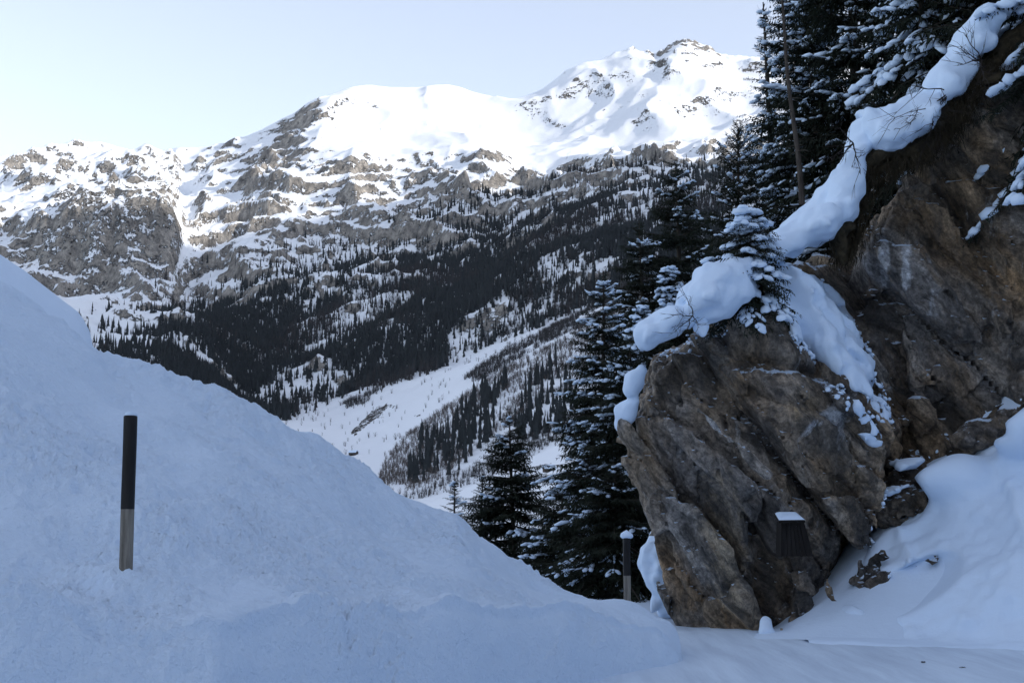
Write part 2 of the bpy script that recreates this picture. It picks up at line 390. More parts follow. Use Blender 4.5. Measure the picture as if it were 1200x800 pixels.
cyv = np.interp(bx, cpx, cY); cz = W(bx, np.interp(bx, cpx, cpy), cyv)[:, 2]
ker = np.ones(9)/9
lyv = np.interp(bx, lpx, lY); lz = W(bx, np.interp(bx, lpx, lpy), lyv)[:, 2]
lz = np.convolve(np.pad(lz, 5, 'edge'), np.ones(11)/11, 'valid'); fyv = np.interp(bx, fpx, fY)
lz = np.maximum(lz, -0.05); 
T = tt[:, None]
seg0 = np.clip(T, 0, 1); seg1 = np.clip(T-1, 0, 1); seg2 = np.clip(T-2, 0, 1)
Yb = fyv + (lyv-fyv)*seg0 + (cyv-lyv)*seg1 + 13*seg2**1.5
rise = np.sin(seg0*math.pi/2)**0.9
prof = (seg1**np.interp(bx, [-400, 500, 700], [1.5, 1.35, 1.1])[None]) - 0.035*np.exp(-((seg1-0.10)/0.05)**2)*smooth(640, 420, bx)[None]
lip = 0.08*np.exp(-((T-1.0)/0.07)**2)*smooth(796, 770, bx)[None]
Zb = lip - 0.08 + (lz+0.08)*rise + (cz-lz)*prof - 13*(seg2**1.5)*0.62
ux = (bx-600)/FPX
kx = CP - SP*((400-np.interp(bx, cpx, cpy))/FPX)
Xb = (ux/ (CP+0.0))[None]*Yb*0 + ux[None]*(Yb*CP + (Zb-1.6)*SP)
B = np.stack([Xb, Yb, Zb], -1).reshape(-1, 3)
POST1 = W(147.5, 662, 8.9); POST2 = W(735, 706, 17.0)
d1 = np.hypot(B[:, 0]-POST1[0], (B[:, 1]-POST1[1])*0.8); d2 = np.hypot(B[:, 0]-POST2[0], B[:, 1]-POST2[1])
dz = 0.0*d1
amp = (0.15+0.85*smooth(0, 0.35, np.repeat(T, nb, 1).ravel()))*smooth(803, 788, np.tile(bx, len(tt)))
q = B*np.array([1, 1, 0.9])
ra = math.radians(25); rip = np.stack([(q[:, 0]*math.cos(ra)-q[:, 1]*math.sin(ra))*0.8, (q[:, 0]*math.sin(ra)+q[:, 1]*math.cos(ra))*2.6, q[:, 2]], -1)
lm = 1.25*np.clip(0.55+1.3*fbm(q*0.9, 2, seed=17), 0.12, 1.3)
dz += amp*(0.20*fbm(q*0.6, 2, seed=11)+0.07*fbm(q*1.7, 2, seed=13)+0.030*fbm(rip*0.8, 3, seed=21)+lm*0.075*(0.35-np.abs(fbm(q*3.6, 3, 0.5, seed=31)))+lm*0.034*(0.3-np.abs(fbm(q*10, 2, seed=36)))+lm*0.016*fbm(q*24, 2, seed=41))
face = (np.repeat(T, nb, 1).ravel() < 1.05); dz += amp*face*0.05*fbm(q*2.2, 3, seed=51)
m0 = np.interp(POST1[0], [0], [0])
B[:, 2] += dz
# little drifts at the foot of the marker posts
def near_h(P): return B[np.argmin(np.hypot(B[:, 0]-P[0], B[:, 1]-P[1])), 2]
B[:, 2] -= 0.28*np.exp(-(d1/1.15)**2)
d1 = np.hypot((B[:, 0]-POST1[0])*np.where(B[:, 0] > POST1[0], 0.75, 0.95), (B[:, 1]-POST1[1])*0.9)
B[:, 2] += np.clip(POST1[2]+0.01-near_h(POST1), 0.28, 0.40)*np.exp(-(d1/0.36)**1.2) + np.clip(POST2[2]+0.03-near_h(POST2), 0.05, 0.3)*np.exp(-(d2/0.35)**1.7)
POST1[2] = near_h(POST1)
tag(mk('snow_bank', B, grid_faces(len(tt), nb), M_BANK), 'high blue shaded snow bank rising beside the road behind the marker post', kind='structure')
# smooth hump behind the bank on the far left
hx = np.linspace(-1000, 112, 160); top = np.interp(hx, [-1000, -300, 0, 30, 70, 95, 106, 112], [-120, 160, 300, 320, 352, 372, 392, 420])
hv = np.linspace(0, 1, 60)[:, None]
Yh = 16.6+0*hx[None]+hv*9; tz = W(hx, top, 16.6)[:, 2][None]
Zh = tz - 0.55*hv**1.4*9; fr = np.linspace(1, 0, 25)[:-1][:, None]
Yf = 16.6-fr*3.2+0*hx[None]; Zf = tz-fr**2*2.6
Yh = np.concatenate([Yf, Yh]); Zh = np.concatenate([Zf, Zh]); Xh = ((hx-600)/FPX)[None]*(Yh*CP+(Zh-1.6)*SP)
Hm = np.stack([Xh, Yh, Zh], -1).reshape(-1, 3); Hm[:, 2] += 0.05*fbm(Hm*0.8, 3, seed=61)
tag(mk('snow_hump', Hm, grid_faces(len(Yh), len(hx)), M_SNOW), 'smooth rounded snow hump showing behind the snow bank', kind='structure')

# the mountain side we stand on: rises to the right, out of the picture, and keeps the road in shade
ds = np.concatenate([[-30, -12], np.geomspace(1, 4200, 110)]); ysb = np.concatenate([np.linspace(-3500, -60, 50), np.linspace(-50, 120, 60), np.linspace(140, 5200, 110)])
DD, YY = np.meshgrid(ds, ysb); foot = np.where(YY > 19, 13+0.50*(YY-19), np.where(YY < -6, 13+0.9*np.maximum(YY+6, -33), 13.0))  # unseen bend behind the camera, added to darken the snow bank
RID = np.clip(1730-(YY-1110)*0.5, 1450, 1800)
prof = np.interp(DD, [-30, 0, 120, 1000, 2300, 4200], [-25, 0, 108, 700, 1, 0])
prof = np.where(DD < 1000, prof, 700+(DD-1000)*0.80); prof = np.minimum(prof, RID) - np.maximum(DD-2700, 0)*0.8
XX = foot+DD; q = np.stack([XX.ravel(), YY.ravel(), 0*XX.ravel()], -1)
prof = prof + (fbm(q*0.004, 5, seed=71).reshape(XX.shape))*np.clip(DD*0.10, 0, 90) + ground_z(np.full_like(YY, 13.0), np.clip(YY, -20, 19))*smooth(-14, -4, YY)-0.5
tag(mk('hillside', np.stack([XX, YY, prof], -1).reshape(-1, 3), grid_faces(len(ysb), len(ds)), M_HILL), 'steep wooded snowy mountainside above the road and the rock', kind='structure')

# ---------------------------------------------------------------- setting: valley and far mountains
PXC = np.array([-500, -150, 0, 70, 150, 200, 218, 240, 300, 370, 450, 550, 620, 700, 790, 870, 1000, 1200, 1500], float)
ST = [
 # (py per column), (Y per column)
 ([900]*19, [70]*19),
 ([760]*11+[720, 690, 660, 640, 640, 640, 640, 640], [300]*19),
 ([640]*10+[607, 568, 534, 496, 452, 425, 400, 380, 360], [720]*19),
 ([660]*10+[640, 605, 570, 530, 490, 460, 440, 420, 400], [860]*19),
 ([600, 600, 600, 600, 600, 600, 600, 600, 600, 596, 588, 566, 533, 498, 456, 430, 405, 390, 370], [1000]*19),
 ([500, 490, 480, 480, 490, 500, 505, 510, 520, 525, 510, 455, 425, 392, 350, 325, 300, 280, 260], [1350]*19),
 ([420, 420, 420, 420, 420, 425, 430, 440, 480, 468, 440, 408, 372, 340, 310, 296, 280, 260, 240], [1600]*19),
 ([360, 365, 360, 360, 360, 362, 368, 375, 385, 375, 355, 325, 300, 270, 250, 240, 230, 220, 200], [1900]*19),
 ([330, 330, 320, 318, 312, 312, 322, 318, 298, 285, 275, 258, 232, 212, 200, 192, 180, 170, 160], [2120, 2120, 2120, 2120, 2120, 2150, 2200, 2200, 2200, 2200, 2200, 2250, 2300, 2300, 2300, 2300, 2300, 2300, 2300]),
 ([280, 265, 262, 240, 228, 242, 262, 248, 222, 200, 196, 198, 222, 203, 186, 176, 165, 150, 140], [2240, 2240, 2240, 2230, 2230, 2250, 2320, 2380, 2480, 2520, 2520, 2450, 2400, 2400, 2420, 2420, 2420, 2420, 2420]),
 ([240, 232, 226, 208, 204, 215, 222, 212, 190, 152, 146, 150, 168, 150, 118, 122, 115, 110, 100], [2600, 2600, 2600, 2600, 2600, 2650, 2750, 2750, 2780, 2780, 2820, 2850, 2850, 2850, 2850, 2850, 2850, 2850, 2850]),
 (None, [3050, 3050, 3050, 3050, 3050, 3080, 3100, 3100, 3050, 2980, 3200, 3250, 3250, 3250, 3250, 3250, 3250, 3250, 3250]),
 (None, [4400]*19),
]
RPX = [-500, -150, 0, 30, 70, 110, 160, 190, 220, 262, 300, 340, 365, 382, 420, 470, 520, 560, 600, 630, 670, 708, 722, 740, 768, 790, 803, 830, 850, 890, 950, 1100, 1500]
RPY = [240, 215, 192, 184, 177, 175, 184, 183, 176, 172, 160, 136, 116, 111, 107, 108, 105, 115, 120, 111, 86, 74, 66, 60, 66, 54, 51, 58, 67, 70, 75, 60, 50]
gx = np.concatenate([np.linspace(-500, -30, 60)[:-1], np.linspace(-30, 930, 490)[:-1], np.linspace(930, 1500, 60)])
def cubic(x, xp, fp):
    xp = np.asarray(xp, float); fp = np.asarray(fp, float); h = np.diff(xp); d = np.diff(fp)/h
    m = np.zeros_like(fp); m[1:-1] = np.where(d[:-1]*d[1:] > 0, 2*d[:-1]*d[1:]/(d[:-1]+d[1:]+1e-12), 0); m[0], m[-1] = d[0], d[-1]
    i = np.clip(np.searchsorted(xp, x)-1, 0, len(xp)-2); t = (x-xp[i])/h[i]
    return fp[i]*(1+2*t)*(1-t)**2+m[i]*h[i]*t*(1-t)**2+fp[i+1]*t*t*(3-2*t)+m[i+1]*h[i]*t*t*(t-1)
SY, SZ = [], []
for k, (py, Yc) in enumerate(ST):
    yv = cubic(gx, PXC, Yc)
    if k == 11: pv = cubic(gx, RPX, RPY)
    elif k == 12: pv = cubic(gx, RPX, RPY)+160
    else: pv = cubic(gx, PXC, py)
    SY.append(yv); SZ.append(W(gx, pv, yv)[:, 2])
SY = np.array(SY); SZ = np.array(SZ); nst = len(ST)
rows_per = [6, 10, 16, 6, 34, 40, 40, 52, 62, 62, 62, 14]
srow = np.concatenate([np.linspace(k, k+1, r, endpoint=False) for k, r in enumerate(rows_per)]+[[nst-1]])
nr, nc = len(srow), len(gx)
Yg = np.zeros((nr, nc)); Zg = np.zeros((nr, nc))
for j in range(nc):
    yj = np.interp(srow, np.arange(nst), SY[:, j]); Yg[:, j] = yj; Zg[:, j] = cubic(yj, SY[:, j], SZ[:, j])
ker = np.array([1, 2, 3, 2, 1])/9.
for it in range(2):
    for A in (Zg,):
        Ap = np.pad(A, ((2, 2), (0, 0)), 'edge'); A[:] = sum(ker[k]*Ap[k:k+nr] for k in range(5))*0.999+A*0.001
S2 = np.repeat(srow[:, None], nc, 1); PX2 = np.repeat(gx[None], nr, 0)
Xg = (PX2-600)/FPX*(Yg*CP+(Zg-1.6)*SP)
P = np.stack([Xg, Yg, Zg], -1).reshape(-1, 3); s_ = S2.ravel(); px_ = PX2.ravel()
P2 = P*np.array([1, 1, 0.0])
rockz = smooth(7.2, 8.0, s_)*smooth(9.7, 9.15, s_)                   # the cliff bands
leftm = smooth(330, 230, px_)
spur = np.exp(-((px_-(372-(11-s_)*38))/(26+9*(11-s_)))**2)*smooth(9.0, 9.6, s_)*smooth(11.6, 11, s_)   # dark rib below the shoulder
upper = smooth(9.2, 10, s_)*smooth(11.8, 11.0, s_)
crag = np.exp(-((px_-800)/60)**2)*smooth(10.55, 11, s_)
wall = np.exp(-((px_-125)/85)**2)*smooth(7.9, 8.15, s_)*smooth(9.3, 9.0, s_)
forest = smooth(5.7, 6.2, s_)*smooth(8.0, 7.3, s_)
rg = ridged(P2*0.0052+5, 5, 0.5, seed=81)-0.9
rg2 = ridged(P2*0.017+3, 4, 0.5, seed=91)-0.9
low = fbm(P2*0.0021, 4, seed=101)
dz = 34*low*smooth(4.2, 6, s_)*smooth(11.2, 10.4, s_)
toprid = smooth(11.0, 10.5, s_)*0.8+0.2
dz += (24*rockz+14*forest+10*upper+14*leftm*upper+24*spur+10*crag)*rg*toprid
dz += 12*upper*smooth(600, 700, px_)*(ridged(P2*0.0065+2, 3, seed=171)-0.9)*toprid + 13*np.exp(-((px_-785)/85)**2)*smooth(10.6, 11, s_)*smooth(11.5, 11, s_)*(ridged(P2*0.022, 3, seed=181)-0.8)
dz += (11*rockz+5*forest+1.5*upper+6*leftm*upper+11*spur+7*crag)*rg2*toprid
# benches in the cliff bands
zt = P[:, 2]+dz+48*fbm(P2*0.005, 4, seed=111); stp = 52.0; fr = zt/stp-np.floor(zt/stp)
ter = (smooth(0.25, 0.68, fr)-fr)*stp*0.5*np.clip(0.6+1.5*fbm(P2*0.008, 2, seed=117), 0, 1.2); dz += ter*rockz*(1-wall)
P3 = np.stack([P[:, 0], P[:, 1]*0.2, P[:, 2]*0.15], -1)
P[:, 1] += wall*(13*ridged(P3*0.016, 5, seed=161)-12)
dz += 3*fbm(P2*0.02, 3, seed=121)*smooth(4, 5, s_)*(1-upper)
P[:, 2] += dz
Zm = P[:, 2].reshape(nr, nc)
# slope from the finished mesh
gxv = np.stack(np.gradient(P.reshape(nr, nc, 3), axis=1), -1).reshape(nr, nc, 3) if False else np.gradient(P.reshape(nr, nc, 3), axis=1)
gyv = np.gradient(P.reshape(nr, nc, 3), axis=0); nn = np.cross(gxv, gyv); nn /= np.linalg.norm(nn, axis=-1, keepdims=True)+1e-9
slope = 1-np.abs(nn[..., 2]).ravel()
chute = np.exp(-((px_-216+9*(9-s_)+7*np.sin(s_*5.0))/(5+13*np.maximum(0, s_-9)))**2)*smooth(7.6, 8.2, s_)*smooth(10.8, 9.8, s_)
rock = smooth(0.15, 0.40, slope)*0.62 + 0.02*rockz - 0.36*chute - 0.06*wall + 0.16*spur + 0.12*crag + 0.04*forest
rock -= 0.22*upper*(1-leftm*0.8)*(1-spur)*(1-crag) + 0.5*smooth(6.2, 5.4, s_)
_, pyg = proj(P)
rpy = np.interp(px_, RPX, RPY); rock += 0.25*np.exp(-((px_-800)/70)**2)*smooth(30, 4, pyg-rpy)
rock += 0.14*smooth(340, 300, px_)*smooth(60, 5, pyg-rpy)*smooth(200, 260, px_)
earth = np.zeros(len(P))
for poly in ([(409, 507), (425, 492), (437, 479), (453, 473), (456, 476), (444, 488), (428, 500), (416, 511)], [(452, 474), (466, 475), (466, 477), (452, 477)], [(443, 488), (451, 488), (451, 490), (443, 490)], [(408, 541), (420, 536), (419, 539)], [(484, 487), (494, 485), (492, 489)]):
    earth[in_poly(px_, pyg, poly) & (s_ < 6.5)] = 0.62
mountain = tag(mk('mountain', P, grid_faces(nr, nc), M_MOUNT, attrs={'rock': rock, 'earth': earth}), 'sunlit snowy mountain range with rock bands above the valley', kind='structure')

# ---------------------------------------------------------------- far woods
def far_conifer(h=1.0, tiers=3, seed=0, width=0.17):
    r = np.random.default_rng(seed); V, F = [], []
    for t in range(tiers):
        z0 = 0.06+0.90*t/tiers; z1 = min(1.0, z0+1.6/tiers); rad = width*(1-t/tiers*0.82)
        n = 5; b = len(V)
        for k in range(n):
            a = 2*math.pi*k/n+t*0.5; q = rad*(0.7+0.6*r.random()) if k % 2 else rad*0.55
            V.append((q*math.cos(a), q*math.sin(a), z0-0.05*r.random()))
        V.append((0.01*r.normal(), 0.01*r.normal(), z1))
        F += [(b+k, b+(k+1) % n, b+n) for k in range(n)]
    b = len(V); V += [(-.015, 0, 0), (.015, 0, 0), (0, 0, .3)]; F.append((b, b+1, b+2))
    return np.array(V), np.array(F)
def far_bare(seed=0, n=9):
    r = np.random.default_rng(seed); V, F = [], []
    for k in range(n):
        a = r.random()*6.28; sp = 0.5*r.random(); b = len(V); w = 0.02
        tip = (sp*math.cos(a), sp*math.sin(a), 0.6+0.45*r.random()); ba = (0.12*sp*math.cos(a), 0.12*sp*math.sin(a), 0.0)
        c, s = math.cos(a+1.57), math.sin(a+1.57)
        V += [(ba[0]+w*c, ba[1]+w*s, 0), (ba[0]-w*c, ba[1]-w*s, 0), tip]; F.append((b, b+1, b+2))
        V += [(tip[0]*.6, tip[1]*.6, tip[2]*.6), (tip[0]*.6+w, tip[1]*.6, tip[2]*.62), (tip[0]*.6+.2*c, tip[1]*.6+.2*s, tip[2]*.95)]; F.append((b+3, b+4, b+5))
    return np.array(V), np.array(F)
PG = P.reshape(nr, nc, 3)
def scatter(n, s0, s1, p0, p1):
    """random places on the mountain sheet between two stages, thinned to even ground density"""
    r0 = np.searchsorted(srow, s0); r1 = np.searchsorted(srow, s1); c0 = np.searchsorted(gx, p0); c1 = np.searchsorted(gx, p1)
    fr = rng.uniform(r0, r1-1.01, n); fc = rng.uniform(c0, c1-1.01, n); i = fr.astype(int); j = fc.astype(int); a = (fr-i)[:, None]; b = (fc-j)[:, None]
    pt = (PG[i, j]*(1-a)*(1-b)+PG[i+1, j]*a*(1-b)+PG[i, j+1]*(1-a)*b+PG[i+1, j+1]*a*b)
    return pt, S2[i, j], gx[j], rock.reshape(nr, nc)[i, j]
def instance(V, F, pts, size, wid=None):
    n = len(pts); a = rng.uniform(0, 6.28, n); c, s = np.cos(a), np.sin(a); w = size if wid is None else wid
    x = (V[None, :, 0]*c[:, None]-V[None, :, 1]*s[:, None])*w[:, None]; y = (V[None, :, 0]*s[:, None]+V[None, :, 1]*c[:, None])*w[:, None]
    z = V[None, :, 2]*size[:, None]
    out = np.stack([x+pts[:, 0:1], y+pts[:, 1:2], z+pts[:, 2:3]-0.3], -1).reshape(-1, 3)
    return out, (F[None]+np.arange(n)[:, None, None]*len(V)).reshape(-1, 3)
CON = [far_conifer(seed=s, width=w) for s, w in ((1, .15), (2, .18), (3, .13))]; BARE = [far_bare(s) for s in (1, 2, 3)]
def woods(name, kinds, pts, lo, hi, mat, label, cat):
    parts = []; k = rng.integers(0, len(kinds), len(pts)); size = rng.uniform(lo, hi, len(pts))
    for i, (V, F) in enumerate(kinds):
        m = k == i
        if m.any(): parts.append(instance(V, F, pts[m], size[m], size[m]*rng.uniform(.7, 1.35, m.sum())))
    v, f = merge(parts); return tag(mk(name, v, f, mat, smooth_shade=False), label, cat, kind='stuff')
# forest on the opposite slope
pt, s, px, rk = scatter(125000, 5.5, 8.9, -60, 920)
qx, qy = proj(pt)
clump = fbm(pt*np.array([0.007, 0.007, 0]), 3, seed=131)+0.6*fbm(pt*np.array([0.03, 0.03, 0]), 2, seed=135)
lower = np.interp(px, [0, 150, 250, 320, 400, 500, 600, 700, 800], [480, 480, 484, 492, 462, 432, 388, 350, 318])
upper_l = np.interp(px, [0, 110, 150, 200, 250, 300, 380, 450, 520, 600, 650, 700, 800, 900], [420, 395, 385, 345, 335, 318, 305, 285, 262, 235, 222, 210, 190, 180])
dens = smooth(-10, 70, qy-upper_l)*1.0 - smooth(-6, 10, qy-lower)*0.9
dens = np.where(qy < upper_l, 0.12*smooth(-40, 0, qy-upper_l), dens)
dens *= np.where(clump < -0.17, 0.2, 1.0); dens *= np.where(rk > 0.62, 0.35, 1)
dens = np.where((px < 190), dens*0.7, dens)
dens = np.where(qy > lower+8, 0, dens)
keep = rng.random(len(pt)) < dens*0.95; fp = pt[keep]; fpx_ = px[keep]; fpy_ = qy[keep]
lar = fbm(fp*np.array([0.004, 0.004, 0]), 3, seed=141)+0.35*smooth(560, 760, fpx_)*smooth(250, 330, fpy_)+rng.normal(0, .16, len(fp)) > 0.22
woods('conifer_forest', CON, fp[~lar], 6, 19, M_FARTREE, 'dark conifer forest covering the far valley slope', 'forest')
woods('larch_forest', CON[2:]+BARE[:1], fp[lar], 7, 17, M_LARCH, 'brownish bare larch wood mixed into the far forest', 'forest')
# brush and alder thickets in the valley
pt, s, px, rk = scatter(52000, 3.9, 6.4, 330, 920); qx, qy = proj(pt)
A1 = [(436, 582), (448, 545), (470, 515), (520, 478), (560, 452), (600, 428), (650, 402), (700, 372), (760, 350), (760, 420), (680, 450), (640, 470), (610, 490), (560, 525), (520, 560), (470, 580)]
A2 = [(452, 590), (500, 572), (560, 545), (620, 512), (680, 480), (760, 440), (800, 470), (680, 530), (560, 580), (470, 604)]
A3 = [(540, 448), (560, 430), (590, 412), (640, 388), (700, 355), (760, 330), (760, 350), (700, 376), (640, 402), (590, 432), (556, 450)]
A4 = [(398, 472), (430, 455), (450, 448), (452, 456), (420, 478), (402, 488)]
A5 = [(440, 445), (470, 432), (500, 420), (560, 396), (640, 360), (700, 345), (700, 352), (640, 374), (560, 408), (500, 430), (450, 450)]
cl = fbm(pt*np.array([0.02, 0.02, 0]), 3, seed=151)
g1 = in_poly(qx, qy, A1) & (cl > -0.35) & (rng.random(len(pt)) < 0.75)
g2 = in_poly(qx, qy, A2) & (cl > -0.8)
g3 = (in_poly(qx, qy, A3) & (cl > -0.1)) | (in_poly(qx, qy, A4) & (cl > -0.05)) | (in_poly(qx, qy, A5) & (cl > -0.05) & (rng.random(len(pt)) < .7))
sc = (rng.random(len(pt)) < 0.012) & (qx < 640) & (qy < 540)
woods('alder_brush', BARE, pt[g1], 3.5, 6.5, M_BRUSH, 'grey bare alder thicket in the snowy valley', 'brush')
woods('valley_brush', BARE, pt[g2][::2], 4, 7, M_LARCH, 'brown brush strip along the valley bottom', 'brush')
woods('hedge_brush', BARE, pt[g3 | sc], 4, 7.5, M_LARCH, 'brown shrubs in rows on the bright snow field', 'brush')
# the grove trees that can be told apart: single things sharing meshes
G1 = [(468, 566), (490, 540), (494, 508), (520, 500), (548, 474), (566, 462), (592, 446), (600, 462), (588, 492), (562, 530), (532, 556), (500, 566)]
G3 = [(600, 512), (612, 470), (622, 448), (640, 440), (652, 425), (664, 440), (676, 470), (672, 500), (620, 520)]
gm = np.where((in_poly(qx, qy, G1) | in_poly(qx, qy, G3)) & (rng.random(len(pt)) < 0.07))[0][:260]
lowd = np.where((np.abs(qy-lower_y) < 12) if False else (rng.random(len(pt)) < 0.0))[0]
far_meshes = []
for i, (V, F) in enumerate(CON):
    o = mk('valley_conifer', V, F, M_FARTREE, smooth_shade=False, link=False); far_meshes.append(o.data); bpy.data.objects.remove(o)
for k in gm:
    o = bpy.data.objects.new('valley_conifer', far_meshes[k % 3]); col.objects.link(o)
    h = rng.uniform(14, 24); o.location = pt[k]-np.array([0, 0, .4]); o.scale = (h*0.95, h*0.95, h); o.rotation_euler = (0, 0, rng.uniform(0, 6.28))
    tag(o, 'small dark conifer in the grove on the snowy valley floor', 'tree', 'conifers of the valley grove')

# huts in the valley
def hut(px, py, size, rz, label):
    cand = np.argmin((qx-px)**2+(qy-py)**2) if py < 535 else None
    if cand is not None: base = pt[cand]
    else:
        r0 = np.searchsorted(srow, 1.2); r1 = np.searchsorted(srow, 2.05); sub = PG[r0:r1].reshape(-1, 3); ax, ay = proj(sub); base = sub[np.argmin((ax-px)**2+(ay-py)**2)]
    e = empty('hut', base-np.array([0, 0, 0.3])); e.rotation_euler = (0, 0, rz); L, Wd, H = size, size*.7, size*.38
    box = np.array([[x, y, z] for z in (0, H) for y in (-Wd/2, Wd/2) for x in (-L/2, L/2)]); bf = np.array([[0, 1, 5, 4], [1, 3, 7, 5], [3, 2, 6, 7], [2, 0, 4, 6], [4, 5, 7, 6], [0, 2, 3, 1]])
    mk('wall', box, bf, M_HUT, e, False)
    gb = np.array([[-L/2, -Wd/2, H], [-L/2, Wd/2, H], [-L/2, 0, H+Wd*.3], [L/2, -Wd/2, H], [L/2, Wd/2, H], [L/2, 0, H+Wd*.3]]); [mk('gable', gb[k:k+3]+np.array([0, 0, .01]), np.array([[0, 1, 2]]), M_HUT, e, False) for k in (0, 3)]
    for sg in (-1, 1):
        v = np.array([[-L*.56, sg*Wd*.62, H-.25], [L*.56, sg*Wd*.62, H-.25], [L*.56, 0, H+Wd*.33], [-L*.56, 0, H+Wd*.33]]); v = np.concatenate([v, v+np.array([0, 0, .45])])
        mk('roof_slope', v, bf[:, [0, 1, 2, 3]] if False else np.array([[0, 1, 2, 3], [7, 6, 5, 4], [0, 4, 5, 1], [1, 5, 6, 2], [2, 6, 7, 3], [3, 7, 4, 0]]), M_SNOW, e, False)
    d = np.array([[-.6, -Wd/2-.06, 0], [.6, -Wd/2-.06, 0], [.6, -Wd/2-.06, H*.7], [-.6, -Wd/2-.06, H*.7]]); mk('door', d, np.array([[0, 1, 2, 3]]), M_DARKWOOD, e, False)
    tag(e, label, 'hut')
hut(641, 549, 4.2, 0.3, 'lone dark timber hut on the white slope behind the spruces')
hut(414, 533, 7.0, -0.4, 'low timber hut at the lower edge of the bright snow field')

# ---------------------------------------------------------------- the rock
def foliation(p, seed):
    c, s = math.cos(math.radians(-40)), math.sin(math.radians(-40))
    pr = np.stack([p[:, 0]*c-p[:, 2]*s, p[:, 1], p[:, 0]*s+p[:, 2]*c], -1)
    return pr + 0.10*np.stack([fbm(p*1.1, 2, seed=seed+k) for k in (1, 2, 3)], -1)
SLAB = np.array([0.66, 0.36, 0.21])
def rock_field(G, base, band=0.9, seed=0):
    f = base.astype(np.float32).copy(); m = np.abs(base) < band; p = G[m]; w = foliation(p, seed)
    v1, e1, _ = blocks(w*SLAB, seed+11); v2, e2, _ = blocks(w*np.array([2.1, 1.4, 0.75]), seed+13)
    d = 0.24*v1*smooth(0, 0.02, e1) - 0.22*np.exp(-(e1/0.072)**2) + 0.085*v2*smooth(0, 0.04, e2) - 0.09*np.exp(-(e2/0.06)**2)
    d += 0.045*chips(w*np.array([5.5, 4.0, 2.2]), seed+17) + 0.08*fbm(p*0.45, 3, seed=seed+21) + 0.02*fbm(p*5, 3, seed=seed+31) - 0.02
    f[m] -= d; return f
def slab_attr(V, seed):
    w = foliation(np.asarray(V, np.float32), seed); _, _, r1 = blocks(w*SLAB, seed+11); _, _, r2 = blocks(w*np.array([2.1, 1.4, 0.75]), seed+13); return 0.65*r1+0.35*r2
Wv = lambda *a: W(*a).astype(float)
def PL(a, b, c): return (Wv(*a), Wv(*b), Wv(*c))
HR = 0.055
G, org = gridpts((1.0, 17.6, -0.5), (6.6, 25.2, 6.4), HR)
ins = Wv(900, 560, 21.8)
bd = polytope(G, [
    PL((735, 512, 20.3), (905, 420, 19.15), (903, 735, 19.75)),      # left front face
    PL((925, 430, 19.0), (905, 735, 19.55), (1030, 520, 19.9)),      # right front face
    PL((780, 735, 19.9), (930, 735, 19.35), (900, 560, 19.05)),
    PL((738, 518, 20.3), (812, 732, 20.2), (800, 600, 24.0)),        # undercut left side
    PL((738, 518, 20.3), (768, 428, 20.0), (753, 470, 24.0)),
    PL((760, 434, 20.0), (850, 370, 19.6), (830, 384, 24.0)),
    PL((850, 366, 19.4), (906, 338, 19.4), (890, 345, 24.0)),
    PL((903, 338, 19.4), (1032, 512, 19.7), (985, 350, 21.8)),       # gully side
    PL((1034, 515, 19.8), (962, 742, 19.6), (1060, 600, 23.5)),
    (np.array([0, 23.6, 0.]), np.array([1, 23.6, 0.]), np.array([0, 23.6, 1.])),
    (np.array([0, 0, -.4]), np.array([1, 0, -.4]), np.array([0, 1, -.4]))], ins)
# the tilted lower-left block and the foot block under the box stand proud
b2 = polytope(G, [PL((770, 476, 19.75), (905, 575, 18.75), (902, 735, 19.25)), PL((765, 468, 19.7), (912, 578, 19.1), (840, 520, 22)), PL((742, 522, 20), (815, 737, 19.9), (806, 620, 23)), PL((740, 518, 20.2), (770, 428, 20.0), (755, 470, 24.0)),
    PL((893, 590, 19), (893, 740, 19.2), (900, 660, 22)), (np.array([0, 24, 0.]), np.array([1, 24, 0.]), np.array([0, 24, 1.])), (np.array([0, 0, -.4]), np.array([1, 0, -.4]), np.array([0, 1, -.4]))], Wv(850, 600, 21))
b3 = polytope(G, [PL((912, 650, 19.05), (960, 655, 19.0), (935, 740, 19.1)), PL((906, 655, 19.2), (940, 652, 19.2), (925, 652, 21)), PL((906, 655, 19.1), (908, 742, 19.3), (915, 700, 21)),
    PL((958, 655, 19.1), (975, 740, 19.3), (985, 700, 21)), (np.array([0, 23, 0.]), np.array([1, 23, 0.]), np.array([0, 23, 1.])), (np.array([0, 0, -.4]), np.array([1, 0, -.4]), np.array([0, 1, -.4]))], Wv(935, 690, 20.5))
bd = np.minimum(bd, np.minimum(b2+0.02, b3+0.02))
def groove(G, pts, r):                       # long cleft cut into the face
    d = np.full(G.shape[:-1], 9e9, np.float32)
    for a, b in zip(pts[:-1], pts[1:]):
        ab = b-a; t = np.clip(((G-a.astype(np.float32))@ab.astype(np.float32))/np.dot(ab, ab), 0, 1)
        d = np.minimum(d, np.linalg.norm(G-(a+t[..., None]*ab).astype(np.float32), axis=-1))
    return d-r
bd = np.maximum(bd, -groove(G, [Wv(878, 372, 19.25), Wv(896, 450, 19.0), Wv(916, 520, 18.95), Wv(914, 585, 18.95)], 0.20))
bd = np.maximum(bd, -groove(G, [Wv(762, 466, 19.8), Wv(825, 508, 19.3), Wv(885, 556, 18.95), Wv(914, 582, 18.9)], 0.13))
bd = np.maximum(bd, -groove(G, [Wv(845, 375, 19.5), Wv(880, 440, 19.1), Wv(905, 545, 18.9)], 0.10))
bd = np.maximum(bd, -groove(G, [Wv(1000, 470, 19.5), Wv(960, 560, 19.2), Wv(945, 650, 19.2), Wv(955, 735, 19.2)], 0.08))
